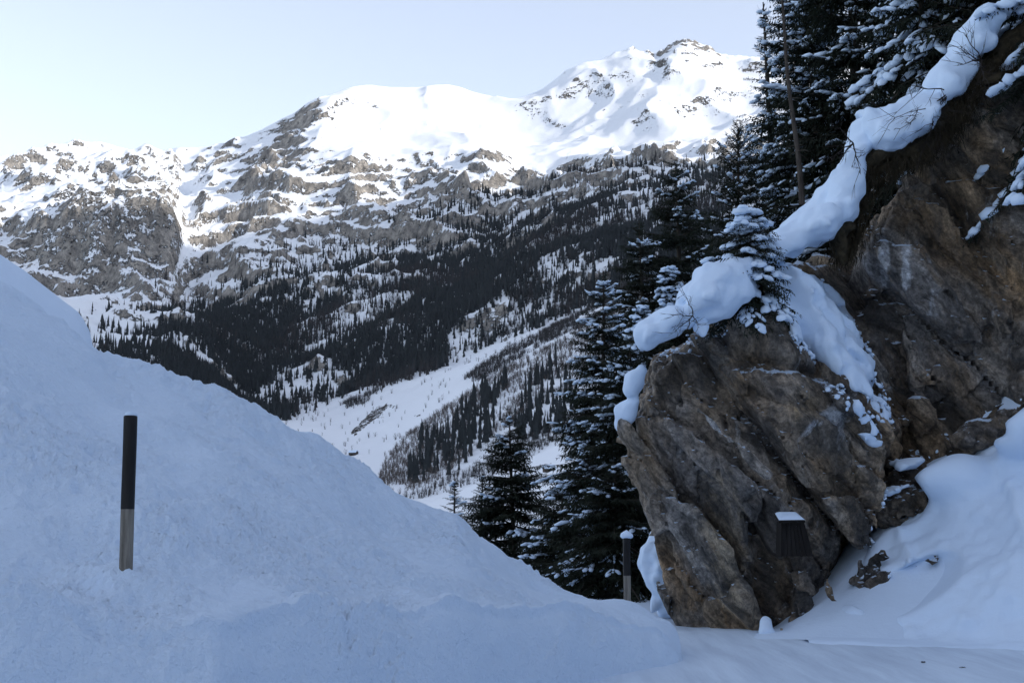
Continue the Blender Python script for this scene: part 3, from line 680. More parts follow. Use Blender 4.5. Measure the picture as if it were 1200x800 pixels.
bd = np.maximum(bd, -groove(G, [Wv(898, 590, 19.05), Wv(897, 660, 19.2), Wv(898, 745, 19.4)], 0.26))
rf = rock_field(G, bd, seed=3)
V, F = surface_nets(rf, org, HR)
BOX_Y = 18.95
vx, vy = proj(V); och = 0.8*np.exp(-((vx-852-0.15*(vy-640))/40)**2-((vy-630)/120)**2)+0.6*np.exp(-((vx-945)/35)**2-((vy-470)/60)**2); shade_mask = np.clip(-poly_sd(vx, vy, [(765, 415), (848, 368), (886, 420), (908, 545), (832, 505), (762, 465)])/18, 0, 1)+np.clip(-poly_sd(vx, vy, [(1000, 470), (1060, 470), (1060, 760), (985, 760), (1000, 640), (1012, 540)])/18, 0, 1)+np.clip(-poly_sd(vx, vy, [(880, 575), (915, 585), (912, 750), (888, 750)])/10, 0, 1)  # mask: painted overhang shade with lichen on upper facet, darkened flank and cleft
outcrop = tag(mk('rock_outcrop', V, F, M_ROCK, attrs={'slab': slab_attr(V, 3), 'wet': shade_mask, 'ochre': och, 'pale': np.exp(-(((vx-962)*0.7+(vy-495)*0.7)/12)**2-(((vx-962)*0.7-(vy-495)*0.7)/45)**2)}), 'massive brown grey overhanging rock outcrop at the road bend', 'rock')
# steep wall to the right of the gully
G2, org2 = gridpts((3.6, 18.6, -0.5), (10.5, 24.6, 10.8), 0.078)
insw = Wv(1150, 300, 24)
wl = polytope(G2, [
    PL((1040, 480, 21.2), (1200, 470, 20.4), (1100, 190, 21.1)),
    PL((1000, 300, 21.2), (1190, 180, 20.3), (1060, 190, 20.9)),
    PL((900, 330, 21.2), (1000, 225, 21.1), (930, 290, 25)), PL((1000, 225, 21.0), (1100, 155, 20.9), (1040, 180, 25)),
    PL((1100, 155, 20.9), (1165, 45, 20.7), (1120, 100, 25)), PL((1165, 45, 20.5), (1300, -40, 20.0), (1230, 0, 25)),
    PL((905, 320, 21.3), (1045, 560, 21.6), (960, 450, 24)),
    (np.array([0, 24.2, 0.]), np.array([1, 24.2, 0.]), np.array([0, 24.2, 1.])), (np.array([10.2, 0, 0.]), np.array([10.2, 1, 0.]), np.array([10.2, 0, 1.])),
    (np.array([0, 0, -.4]), np.array([1, 0, -.4]), np.array([0, 1, -.4]))], insw)
# broken flake between the two big cracks
fl = polytope(G2, [PL((1035, 300, 20.85), (1090, 300, 20.75), (1100, 450, 20.8)), PL((1030, 285, 21), (1088, 275, 21), (1060, 275, 23)), PL((1088, 275, 21), (1175, 430, 20.8), (1150, 350, 23)),
    PL((1030, 290, 21), (1060, 540, 21.3), (1040, 420, 23)), PL((1060, 540, 21), (1175, 430, 20.8), (1120, 500, 23)), (np.array([0, 24, 0.]), np.array([1, 24, 0.]), np.array([0, 24, 1.]))], Wv(1090, 400, 22))
wl = np.minimum(wl, fl)
wl = np.maximum(wl, -groove(G2, [Wv(1085, 270, 20.85), Wv(1130, 330, 20.75), Wv(1180, 432, 20.6)], 0.10))
wf = rock_field(G2, wl, seed=40)
V, F = surface_nets(wf, org2, 0.078)
vx, vy = proj(V); ice = (np.exp(-((vx-1036)/5)**2)+np.exp(-((vx-1062)/5)**2))*smooth(272, 285, vy)*smooth(350, 325, vy)
rockwall = tag(mk('rock_wall', V, F, M_ROCK, attrs={'slab': slab_attr(V, 40), 'pale': ice}), 'high dark grey rock wall above the snow apron, right of the snow gully', 'rock')

# ---------------------------------------------------------------- snow lying on the rock
def pillow(name, pts, label, k=0.16, depth=2.0, h=0.04, mat=M_SNOW, nz=0.035, flat=1.0, seed=0, cut=None, kind=None, slim=1.0, under=1.0):
    chains = pts if isinstance(pts[0], list) else [pts]; pts = [q for c_ in chains for q in c_]
    C = [W(a, b, y) for a, b, y, r in pts]; R = [r*slim*y/FPX for a, b, y, r in pts]
    lo = np.min([c-r*np.array([1.5, depth*1.3, 1.5])-0.15 for c, r in zip(C, R)], 0); hi = np.max([c+r*np.array([1.5, depth*1.3, 1.5])+0.15 for c, r in zip(C, R)], 0)
    G, org = gridpts(lo, hi, h); f = None; sc = np.array([1, 1/depth, 1/flat], np.float32)
    und_n = 0.07*fbm(G.reshape(-1, 3)*np.array([2.6, 2.6, .6]), 3, .6, seed=seed+33).reshape(G.shape[:-1]) if under < 1 else 0
    seq, i0 = [], 0
    for c_ in chains:
        seq += [(C[i], C[i+1], R[i], R[i+1]) for i in range(i0, i0+len(c_)-1)]; i0 += len(c_)
    for a, b, ra, rb in seq:
        A = (a*sc).astype(np.float32); Bq = (b*sc).astype(np.float32); ab = Bq-A; q = G*sc
        t = np.clip(((q-A)@ab)/max(np.dot(ab, ab), 1e-9), 0, 1); d = np.linalg.norm(q-(A+t[..., None]*ab), axis=-1)-(ra+(rb-ra)*t)
        if under < 1: d = -smin(-d, -((a[2]+t*(b[2]-a[2]))-under*(ra+(rb-ra)*t)-G[..., 2]+0.25*(G[..., 1]-a[1])*0+und_n), 0.03)
        f = d if f is None else smin(f, d, k)
    m = np.abs(f) < 0.35; f[m] += nz*fbm(G[m]*1.6, 3, seed=seed+5)*2+0.012*fbm(G[m]*7, 2, seed=seed+9)
    if cut is not None: f = np.maximum(f, cut(G))
    V, F = surface_nets(f, org, h); return tag(mk(name, V, F, mat), label, 'snow', kind=kind)
pillow('snow_cornice', [[(758, 409, 19.2, 10), (762, 392, 19.2, 19), (786, 378, 19.25, 22), (808, 374, 19.3, 17)], [(808, 352, 19.35, 20), (826, 350, 19.2, 28), (838, 336, 19.4, 29), (856, 322, 19.6, 22), (885, 310, 19.9, 15)], [(836, 372, 19.05, 9), (850, 352, 19.2, 13), (872, 342, 19.4, 10)]], 'thick rounded snow cornice on top of the brown rock outcrop', k=0.14, depth=1.8, seed=1, nz=.05, under=.45, slim=.92)
pillow('snow_cornice', [[(752, 434, 19.8, 6), (744, 446, 19.9, 12), (739, 456, 19.9, 10)], [(742, 470, 19.95, 6), (733, 484, 20.1, 13), (729, 498, 20.2, 11), (731, 516, 20.3, 4)], [(733, 534, 20.4, 3), (737, 548, 20.4, 5)]], 'two small snow lobes clinging to the outer edge of the outcrop', k=0.03, depth=1.3, h=0.025, seed=2, nz=.03)
pillow('snow_cornice', [[(858, 322, 19.7, 10), (884, 306, 20.0, 13), (903, 297, 20.1, 15), (930, 284, 20.3, 19), (958, 268, 20.4, 27), (978, 252, 20.5, 25)], [(978, 240, 20.6, 20), (990, 222, 20.6, 17), (999, 198, 20.7, 12), (1006, 176, 20.8, 12), (1012, 152, 20.8, 13)], [(900, 292, 20.6, 8), (935, 268, 20.9, 14), (965, 240, 21.1, 14), (985, 205, 21.2, 10)]], 'long smooth snow cornice sweeping up above the snow gully', k=.2, depth=2.2, nz=.05, seed=3, slim=.80, under=.5)
pillow('snow_cornice', [[(1010, 134, 20.9, 11), (1022, 150, 20.7, 14), (1036, 162, 20.4, 14), (1060, 158, 20.3, 14), (1086, 142, 20.3, 14), (1100, 124, 20.4, 12)], [(1020, 140, 20.9, 11), (1045, 144, 20.8, 18), (1070, 134, 20.7, 19), (1092, 116, 20.7, 17)]], 'scooped snow cornice with bare twigs hanging over the turf edge', k=.2, depth=2.0, nz=.05, seed=4, slim=.84, under=.5)
pillow('snow_cornice', [[(1086, 112, 20.7, 14), (1104, 98, 20.6, 20), (1118, 84, 20.5, 19)], [(1120, 76, 20.6, 18), (1136, 54, 20.5, 24), (1148, 36, 20.5, 21)], [(1155, 24, 20.5, 15), (1178, 16, 20.4, 11)], [(1098, 122, 20.5, 8), (1118, 106, 20.4, 9), (1136, 82, 20.4, 8)]], 'upper snow cornice below the dark spruce branches at the cliff top', k=.2, depth=2.0, nz=.05, seed=5, slim=.8, under=.5)
pillow('snow_lump', [(779, 648, 22.2, 22), (790, 634, 22.4, 12)], 'snow cap on the earth stub beside the foot of the outcrop', k=0.12, depth=1.5, h=0.03, seed=6) if False else None
pillow('snow_mound', [[(797, 622, 22.0, 6), (782, 640, 21.8, 15), (772, 652, 21.8, 17)], [(784, 655, 21.9, 18), (778, 672, 21.7, 18), (775, 688, 21.8, 14)], [(796, 650, 21.9, 9), (797, 676, 21.8, 8), (788, 694, 21.7, 9)], [(768, 702, 21.8, 8), (764, 714, 21.7, 9)], [(780, 716, 21.8, 8), (800, 716, 21.7, 9)]], 'tall lumpy snow mound stuck to the shaded side of the outcrop foot', k=0.04, depth=1.4, h=0.03, seed=6, nz=0.10)
pillow('snow_lump', [(898, 729, 19.2, 5), (897, 740, 19.1, 9), (906, 746, 19.1, 7)], 'small snow lump in the cleft at the foot of the outcrop', k=0.04, depth=1.0, h=0.025, seed=8)
pillow('snow_lump', [(823, 391, 18.95, 3), (822, 383, 19.0, 6), (823, 372, 19.1, 7)], 'small snow tongue hanging below the thick rounded cornice', k=0.04, depth=1.0, h=0.02, seed=9)

# snow in the gully: a skin over outcrop and wall inside a ragged outline
HS = 0.05
G3, org3 = gridpts((3.2, 18.7, 2.1), (5.7, 22.6, 5.7), HS)
def sample(fld, o, h, G):
    q = (G-o.astype(np.float32))/h; i = np.clip(np.floor(q).astype(int), 0, np.array(fld.shape)-2); t = np.clip(q-i, 0, 1); r = 0
    for a in (0, 1):
        for b in (0, 1):
            for c in (0, 1):
                r = r+fld[i[..., 0]+a, i[..., 1]+b, i[..., 2]+c]*(t[..., 0] if a else 1-t[..., 0])*(t[..., 1] if b else 1-t[..., 1])*(t[..., 2] if c else 1-t[..., 2])
    return r
both = np.minimum(sample(rf, org, HR, G3), np.where(G3[..., 0] > 3.7, sample(wf, org2, 0.078, G3), 9)).astype(np.float32)
pxg, pyg3 = proj(G3)
poly = [(898, 318), (915, 306), (940, 318), (970, 334), (988, 352), (1002, 386), (1012, 412), (1026, 446), (1038, 490), (1032, 506), (1014, 486), (988, 446), (956, 422), (930, 392), (914, 364), (898, 346)]
sd_ = poly_sd(pxg, pyg3, poly)*20/FPX
rag = fbm(G3.reshape(-1, 3)*3.2, 4, 0.65, seed=201).reshape(sd_.shape); thin = smooth(395, 500, pyg3+0.15*(pxg-960))
gs = np.maximum(both-(0.10-0.05*thin)+0.05*rag+0.10*thin*np.maximum(rag+0.1, 0)*1.5, sd_+0.10*rag*(0.6+1.8*thin))
m = fbm(G3.reshape(-1, 3)*6.5, 3, 0.6, seed=211).reshape(sd_.shape); gs = np.maximum(gs, (m-0.28+0.0*thin)*0.15*thin-0.2*(1-thin))
V, F = surface_nets(gs.astype(np.float32), org3, HS); tag(mk('gully_snow', V, F, M_SNOW), 'ragged snow patch sliding down the gully between outcrop and wall', 'snow')
sd2 = poly_sd(pxg, pyg3, [(1004, 508), (1016, 508), (1034, 518), (1032, 526), (1018, 522)])*20/FPX
V, F = surface_nets(np.maximum(both-0.05+0.03*rag, sd2+0.04*rag).astype(np.float32), org3, HS); 
if len(V): tag(mk('snow_scrap', V, F, M_SNOW), 'little snow scrap below the tip of the gully snow', 'snow')

# crumbs of snow caught on the rock below the cornices and beside the gully
def crumbs(polys, n, rmax, label, seed):
    r = np.random.default_rng(seed); C, Dv, S = [], [], []
    for me in (outcrop.data, rockwall.data):
        co = np.empty(len(me.vertices)*3, np.float32); me.vertices.foreach_get('co', co); co = co.reshape(-1, 3)
        no = np.empty(len(me.vertices)*3, np.float32); me.vertices.foreach_get('normal', no); no = no.reshape(-1, 3)
        ax, ay = proj(co); m = np.zeros(len(co), bool)
        for pl in polys: m |= in_poly(ax, ay, pl)
        m &= (no[:, 1] < 0.35) & (no[:, 2] > -0.45) & (co[:, 1] < 22)
        k = fbm(co*np.array([2.5, 2.5, 4]), 3, .6, seed=seed+3); m &= k > 0.0
        idx = np.where(m)[0]; C.append(co[idx]+no[idx]*.01); Dv.append(np.cross(no[idx], r.normal(0, 1, (len(idx), 3))+np.array([1.5, 0, 0])))
    C = np.concatenate(C); Dv = np.concatenate(Dv); s_ = r.permutation(len(C))[:n]; C = C[s_]+r.normal(0, .02, (len(s_), 3)); w = rmax*r.uniform(.25, 1, len(s_))**1.6
    v, f = blobs(C, Dv[s_], w*1.15, w, w*.8, False, seed); return tag(mk('snow_crumbs', v, f, M_SNOW), label, 'snow', kind='stuff')
CRUMB_JOBS = [([[(978, 340), (1000, 350), (1020, 410), (1045, 490), (1040, 520), (1020, 500), (1000, 430)], [(900, 350), (915, 362), (960, 425), (1010, 484), (1000, 490), (940, 420)], [(905, 306), (990, 340), (985, 352), (915, 322)]], 750, .05, 'broken snow crumbs along the ragged rim of the gully snow', 5),
    ([[(750, 415), (830, 385), (905, 345), (908, 356), (840, 400), (770, 428)]], 220, .04, 'snow crumbs on the rock just under the thick rounded cornice', 6),
    ([[(1040, 545), (1170, 470), (1200, 460), (1200, 490), (1080, 560), (1030, 640), (1015, 640)]], 220, .045, 'snow crumbs along the foot of the rock wall above the apron', 7)]

# snow apron at the foot of the wall, with rocks in its hollows
HA = 0.055
G4, org4 = gridpts((3.6, 15.4, -0.35), (10.4, 22.2, 4.6), HA)
pa = [np.array(v) for v in (W(965, 741, 19.2), W(1200, 762, 16.9), W(1130, 545, 20.3))]
nrm = np.cross(pa[1]-pa[0], pa[2]-pa[0]); nrm /= np.linalg.norm(nrm); nrm *= np.sign(nrm[2])
f = ((G4-pa[0].astype(np.float32))@nrm.astype(np.float32))
pxg4, pyg4 = proj(G4)
edge = poly_sd(pxg4, pyg4, [(955, 746), (985, 705), (1008, 668), (1020, 636), (1034, 622), (1066, 612), (1078, 604), (1090, 585), (1072, 560), (1082, 548), (1110, 532), (1150, 516), (1178, 508), (1176, 494), (1200, 478), (1500, 330), (1500, 1000), (900, 1000), (900, 760)])*19/FPX
lump = fbm(G4.reshape(-1, 3)*np.array([0.9, 0.9, 0.9]), 4, 0.5, seed=221).reshape(f.shape)
flute = ridged(G4.reshape(-1, 3)*np.array([1.6, 0.5, 0.35]), 3, seed=231).reshape(f.shape)
f = f - 0.14*lump - 0.11*flute-0.045*fbm(G4.reshape(-1, 3)*4.5, 3, seed=241).reshape(f.shape)
f = smin(f, np.linalg.norm((G4-W(1110, 560, 20.0).astype(np.float32))*np.array([.8, 1, 1.5], np.float32), axis=-1)-0.55, 0.3)
f = smin(f, np.linalg.norm((G4-W(1195, 500, 19.3).astype(np.float32)), axis=-1)-0.42, 0.3)
f = -smin(-f, -(edge+0.05*lump), 0.10)
for a, b, y, r, sx, sz, tilt in ((1075, 684, 18.75, 0.40, 0.55, 1.9, 0.6), (1027, 697, 18.9, 0.26, 1.6, 0.8, 0)):
    d = G4-W(a, b, y).astype(np.float32); ct, st = math.cos(tilt), math.sin(tilt); dx = d[..., 0]*ct+d[..., 2]*st; dzz = -d[..., 0]*st+d[..., 2]*ct
    hol = np.sqrt((dx*sx)**2+(d[..., 1]*0.45)**2+(dzz*sz)**2)-r; f = -smin(-f, hol, 0.08)
f = smin(f, (G4[..., 2]-0.03-0.03*lump)*0.9+np.maximum(0, edge)*1.5+np.maximum(0, 17.2-0.35*(G4[..., 0]-5)-G4[..., 1])*0.8, 0.15)
V, F = surface_nets(f.astype(np.float32), org4, HA); tag(mk('snow_apron', V, F, M_SNOW), 'steep lumpy snow apron at the foot of the rock wall', 'snow')

def boulder(px, py, Y, r, label, sc=(1.2, 1, .8), seed=0, rot=0):
    G, org = gridpts((-r*1.8,)*3, (r*1.8,)*3, r/8.0); base = np.linalg.norm(G/np.array(sc, np.float32), axis=-1)-r
    p = G.reshape(-1, 3)+seed*7.3; f = base-r*0.45*chips(p/(r*0.8), seed+3).reshape(base.shape)*0.6-r*.3*fbm(p*2.2/r, 3, seed=seed).reshape(base.shape)
    V, F = surface_nets(f.astype(np.float32), org, r/8.0); o = mk('boulder', V, F, M_ROCK); o.location = W(px, py, Y); o.rotation_euler = (0, rot, 0)
    return tag(o, label, 'boulder')
boulder(1078, 686, 19.75, 0.55, 'dark rock in the long slanting hollow of the snow apron', (1.5, .8, .7), 1, -.6)
boulder(1026, 698, 19.6, 0.36, 'dark rock in the narrow upright hollow of the snow apron', (.7, .8, 1.4), 2)
boulder(1052, 592, 20.4, 0.30, 'layered dark block wedged between outcrop and snow apron', (1.5, .9, .75), 4, -.2)
boulder(1070, 560, 20.7, 0.28, 'dark block with a snow cap above the layered block', (1.4, .9, .7), 5, -.3)
boulder(1160, 505, 20.4, 0.38, 'dark ledge block at the top of the snow apron', (1.7, .8, .6), 7, -.4)
for k, (a, b, y, r, l) in enumerate(((1050, 573, 20.2, 7, 'thin snow cap on the layered dark block'), (1066, 543, 20.4, 6, 'snow cap on the upper dark block by the wall'))):
    pillow('snow_pad', [(a-10, b+3, y, r*.7), (a, b, y, r), (a+14, b-4, y, r*.8)], l, k=.05, depth=1.6, h=0.025, flat=.7, nz=.09, seed=20+k)
for k, (a, b) in enumerate(((1082, 776), (1128, 783))):
    q_ = W(a, b, 1.0)-EYE; yy = 1.6/-(q_[2]/q_[1]); boulder(a, b-1, yy, 0.014+0.006*(k % 2), ('small dark pebble', 'larger dark pebble')[k]+' lying on the snowy road below the apron', (1.6, 1, .6), 30+k)

# turf lip under the upper cornices
def blades(C, n, L, seed, spread=.25, down=True):
    r = np.random.default_rng(seed); V = []; 
    i = r.integers(0, len(C)-1, n); t = r.random(n)[:, None]; P0 = C[i]*(1-t)+C[i+1]*t + r.normal(0, spread, (n, 3))*np.array([1, .6, .5])
    d = np.stack([r.normal(-.15, .3, n), r.normal(-.35, .25, n), -np.abs(r.normal(.9, .25, n))], -1); w = r.normal(0, 1, (n, 3)); w /= np.linalg.norm(w, axis=1)[:, None]; l = L*r.uniform(.4, 1.2, n)[:, None]
    V = np.stack([P0-w*.008, P0+w*.008, P0+d*l], 1).reshape(-1, 3); return V, np.arange(3*n).reshape(-1, 3)
LIP_SCALE = .58
LIP = [(985, 298, 20.7, 12), (1003, 262, 20.7, 15), (1008, 215, 20.8, 13), (1030, 190, 20.75, 15), (1070, 180, 20.6, 17), (1108, 152, 20.6, 17), (1128, 118, 20.55, 18), (1152, 84, 20.5, 19), (1185, 62, 20.4, 20), (1240, 30, 20.2, 22)]
lip = pillow('turf_edge', [(a, b, y, r*LIP_SCALE) for a, b, y, r in LIP], 'dark dry turf overhang under the cornices along the cliff edge', depth=1.2, h=.06, mat=M_TURF, nz=.16, seed=50); lip['category'] = 'turf'
bv, bf_ = blades(np.array([W(a, b+6, y-.15) for a, b, y, r in LIP]), 5000, .26, 5, .13); tag(mk('hanging_grass', bv, bf_, M_TURF, lip, False), kind='stuff')

# ---------------------------------------------------------------- trees
def tube(P, R, n=6):
    P = np.asarray(P, float); R = np.asarray(R, float); T = np.gradient(P, axis=0); T /= np.linalg.norm(T, axis=1)[:, None]+1e-9
    ref = np.array([0.31, 0.95, 0.05]); A = np.cross(T, ref); A /= np.linalg.norm(A, axis=1)[:, None]+1e-9; Bq = np.cross(T, A); a = np.arange(n)*2*math.pi/n
    V = P[:, None]+R[:, None, None]*(np.cos(a)[None, :, None]*A[:, None]+np.sin(a)[None, :, None]*Bq[:, None]); V = V.reshape(-1, 3)
    i = np.arange(len(P)-1)[:, None]*n; j = np.arange(n)[None]; k = (j+1) % n
    return V, np.stack([i+j, i+k, i+n+k, i+n+j], -1).reshape(-1, 4)
import bmesh
_bm = bmesh.new(); bmesh.ops.create_icosphere(_bm, subdivisions=2, radius=1.0); ICV = np.array([v.co[:] for v in _bm.verts]); ICF = np.array([[v.index for v in f.verts] for f in _bm.faces]); _bm.free()
_bm = bmesh.new(); bmesh.ops.create_icosphere(_bm, subdivisions=1, radius=1.0); ICV1 = np.array([v.co[:] for v in _bm.verts]); ICF1 = np.array([[v.index for v in f.verts] for f in _bm.faces]); _bm.free()
def blobs(C, D, L, Wd, Hh, hi=False, seed=0):
    """snow pads: C centre, D direction along the branch, half length, half width, half height"""
    IV, IF = (ICV, ICF) if hi else (ICV1, ICF1)
    C = np.array(C, float); D = np.array(D, float); D /= np.linalg.norm(D, axis=1)[:, None]+1e-9; up = np.array([0, 0, 1.0]); S = np.cross(D, up); S /= np.linalg.norm(S, axis=1)[:, None]+1e-9; U = np.cross(S, D)
    n = len(C); v = IV[None]*(1+0.0*np.arange(n)[:, None, None]); w = (v*2.3+np.arange(n)[:, None, None]*3.7).reshape(-1, 3)
    v = v*(1+0.45*noise(w, seed+3).reshape(n, -1)[..., None]); v[..., 2] = np.where(v[..., 2] < 0, v[..., 2]*0.55, v[..., 2])
    X = v[..., 0:1]*np.array(L)[:, None, None]*D[:, None]+v[..., 1:2]*np.array(Wd)[:, None, None]*S[:, None]+v[..., 2:3]*np.array(Hh)[:, None, None]*U[:, None]+C[:, None]
    return X.reshape(-1, 3), (IF[None]+np.arange(n)[:, None, None]*len(IV)).reshape(-1, 3)
for job in CRUMB_JOBS: crumbs(*job)
def feathers(Pb, D, L, r, wd=0.30, nseg=6):
    """needle sprays: each twig a spiky flat frond made of paired triangles"""
    n = len(Pb); D = D/(np.linalg.norm(D, axis=1)[:, None]+1e-9); side = np.cross(D, np.array([0, 0, 1.0])+r.normal(0, .25, (n, 3))); side /= np.linalg.norm(side, axis=1)[:, None]+1e-9
    t = np.linspace(0, .88, nseg); tris = []
    for k, tk in enumerate(t):
        prof = wd*(1-tk)**.7*L*(0.65+0.7*r.random(n))
        for sg in (-1, 1):
            a = Pb+D*(L*tk)[:, None]; b = Pb+D*(L*(tk+.17))[:, None]
            dn = r.normal(-.10, .12, n)*L
            c = Pb+D*(L*(tk+.24+.10*r.random(n)))[:, None]+side*(sg*prof)[:, None]; c[:, 2] += dn
            tris.append(np.stack([a, b, c], 1))
    V = np.concatenate(tris, 0).reshape(-1, 3); return V, np.arange(len(V)).reshape(-1, 3)
def spruce(name, base, top, R, label, group=None, snow=0.5, seed=0, sparse=1.0, z0f=0.08, up=0.0, sag=0.0, heavy=False, detail=1.0, lean=(0, 0), power=0.85, face=None):
    r = np.random.default_rng(seed); base = np.array(base, float); H = float(top-base[2]); e = empty(name, base)
    ts = np.linspace(0, 1, 14); bend = 0.012*H*np.sin(ts*3+seed)
    axis = np.stack([bend+lean[0]*ts, 0.6*bend[::-1]+lean[1]*ts, ts*H], -1)
    ax = lambda z: np.array([np.interp(z, axis[:, 2], axis[:, 0]), np.interp(z, axis[:, 2], axis[:, 1]), z])
    tv, tf = tube(axis, 0.012+0.016*H*(1-ts)**0.9*(1 if H > 4 else .7), 8); mk('trunk', tv, tf, M_BARK, e)
    z = z0f*H; stems, TB, TD, TL = [], [], [], []; SC, SDd, SL, SW, SH = [], [], [], [], []
    while z < H*0.985:
        t = min(.999, max(0., (z/H-z0f)/(1-z0f))); L0 = R*(1-t)**power+0.03*H*(1-t)+0.05
        nb = max(3, int((5+2*r.random())*min(sparse, 1.2))); a0 = r.random()*6.28
        for k in range(nb):
            az = a0+k*6.283/nb+r.normal(0, .22); L = L0*r.uniform(.62, 1.15)
            el = (0.62*t**1.5-0.18-0.30*(1-t)) + r.normal(0, .10)+up-sag*(1-t)
            hz = np.array([math.cos(az), math.sin(az), 0]); s = np.linspace(0, 1, 7)
            droop = (0.30*(1-t)-up*.3)*L*(-(s**1.6)+0.55*s**3.2)
            st = ax(z+r.normal(0, .012*H)) + hz*(L*math.cos(el)*s)[:, None]; st[:, 2] += L*math.sin(el)*s+droop
            stems.append(tube(st[::2], ((0.006+0.012*L)*(1-s*.85)+.002)[::2], 3))
            nt = max(3, int((4.5+5.0*L)*detail*(.62 if base[1] > 32 else .75))); ss = np.linspace(0.12, 1.0, nt)
            pb = np.stack([np.interp(ss, s, st[:, c]) for c in range(3)], -1); tg = np.gradient(pb, axis=0); tg /= np.linalg.norm(tg, axis=1)[:, None]+1e-9
            sidev = np.cross(tg, [0, 0, 1.]); sidev /= np.linalg.norm(sidev, axis=1)[:, None]+1e-9
            tl = (0.20+0.36*L*(1-ss)*np.minimum(1, ss*3+.35))*(0.9 if L > .6 else .55*max(L, .25)/.6*1.6)
            for sg in (-1, 1):
                d = tg*.75+sidev*sg*r.uniform(.55, .95, (nt, 1)); d[:, 2] += r.normal(-.28, .12, nt)+up*.5
                TB.append(pb); TD.append(d); TL.append(tl*r.uniform(.7, 1.2, nt))
            d = tg*.7+r.normal(0, .12, (nt, 3)); d[:, 2] -= r.uniform(.25, .9, nt)*(1-t*.8)*(1-min(1, up*2)); hk = slice(None, None, 2 if base[1] > 32 else 1); TB.append(pb[hk]); TD.append(d[hk]); TL.append(tl[hk]*.85)
            # snow pads on top of the branch and of some side sprays
            vis = 1.0
            if r.random() < snow:
                for q in r.choice(np.arange(nt), max(1, int(nt*(.7 if heavy else .62))), replace=False):
                    if ss[q] < .25 and not heavy: continue
                    w = (.048+.045*min(L, 1.6)*r.random())*(1.25 if heavy else 1)*(1 if H > 4 else .62)
                    SC.append(pb[q]+np.array([0, 0, .02+.25*w])); SDd.append(tg[q]+r.normal(0, .15, 3)); SL.append(w*(r.uniform(.8, 1.3) if heavy else r.uniform(1.0, 2.2))); SW.append(w*r.uniform(.55, .95)); SH.append(w*(r.uniform(.5, .85) if heavy else r.uniform(.35, .62)))
                for sg in (-1, 1):
                    for q in r.choice(np.arange(nt), max(1, int(nt*(.5 if heavy else .3))), replace=False):
                        d = TD[-2 if sg == 1 else -3][q]; d = d/np.linalg.norm(d); l = tl[q]; w = (.05+.05*r.random())*(1.7 if heavy else 1)*(1 if H > 4 else .62)
                        SC.append(pb[q]+d*l*.55+np.array([0, 0, .03])); SDd.append(d); SL.append(max(l*.35, w)); SW.append(w); SH.append(w*.6)
        z += (0.030*H if H > 6 else .045*H)*(1.15-.55*t)*r.uniform(.8, 1.2)/max(.5, sparse**.5)
    TB = np.concatenate(TB); TD = np.concatenate(TD); TL = np.concatenate(TL)
    TB = np.concatenate([TB, np.repeat(ax(H*.96)[None], 5, 0)]); TD = np.concatenate([TD, np.array([[.3, 0, 1.], [-.3, .1, 1], [0, .3, 1], [.1, -.3, 1], [0.02, 0.02, 1]])]); TL = np.concatenate([TL, np.full(5, .035*H)])
    bv, bf = merge(stems); tag(mk('branches', bv, bf, M_BARK, e), kind='stuff')
    fv, ff = feathers(TB, TD, TL, r, wd=.38, nseg=4); mk('crown', fv, ff, M_NEEDLE, e, False)
    if SC:
        sv, sf = blobs(SC, SDd, SL, SW, SH, hi=heavy and H < 2, seed=seed); tag(mk('snow_load', sv, sf, M_TREESNOW, e), kind='stuff')
    return tag(e, label, 'tree', group)
def plant(px, py_top, Y, R, label, base_z=None, **kw):
    tp = W(px, py_top, Y); bz = float(ground_z(np.array(tp[0]), np.array(Y)))-0.15 if base_z is None else base_z
    return spruce('spruce_tree', (tp[0], Y, bz), tp[2], R, label, **kw)
plant(600, 482, 40, 3.1, 'dark bushy spruce standing alone beyond the snow bank', seed=1, snow=.16, z0f=.05, sparse=1.2, detail=2.0)
plant(537, 560, 47, 1.7, 'slim little spruce just above the bank crest, farthest from the rock', seed=2, snow=.12, detail=1.5, sparse=1.2)
plant(567, 554, 46, 1.9, 'slim spruce half hidden beside the dark bushy spruce', seed=3, snow=.12, detail=1.5, sparse=1.2)
plant(658, 562, 35, 2.2, 'short dark spruce between the bushy spruce and the tall snowy spruce', seed=4, snow=.25, detail=1.6, sparse=1.2)
plant(702, 318, 38, 2.6, 'tall spruce streaked with snow left of the outcrop', seed=5, snow=.5, z0f=.05, sparse=1.2, detail=1.6)
plant(789, 192, 44, 3.6, 'tallest dark spruce rising behind the outcrop, pointed bare top', seed=6, snow=.14, sparse=1.45, power=.75, detail=1.6)
plant(752, 258, 43, 3.4, 'dark spruce leaning on the tallest one behind the outcrop', seed=7, snow=.18, sparse=1.35, detail=1.6)
plant(742, 385, 33, 2.5, 'dark dense spruce directly behind the outer edge of the outcrop', seed=8, snow=.3, detail=1.5, sparse=1.2)
plant(722, 545, 28, 1.7, 'low dark spruce behind the far marker post', seed=9, snow=.3, detail=1.3, sparse=1.2)
plant(775, 520, 30, 1.8, 'dark spruce in the shade of the overhang behind the snow mound', seed=10, snow=.2, detail=1.3, sparse=1.2)
plant(684, 520, 33, 1.5, 'narrow dark spruce at the foot of the tall snowy spruce', seed=19, snow=.3, detail=1.5, sparse=1.2)
plant(862, 150, 23.5, .85, 'young open pine-like conifer with raised branches on the outcrop top', base_z=4.6, seed=11, snow=.4, up=.45, sparse=.85, power=.6)
plant(874, 252, 19.6, .58, 'small conifer buried under fat snow clumps on the outcrop edge', base_z=4.5, seed=12, snow=.36, heavy=True, sparse=1.3, sag=.15, power=.6)
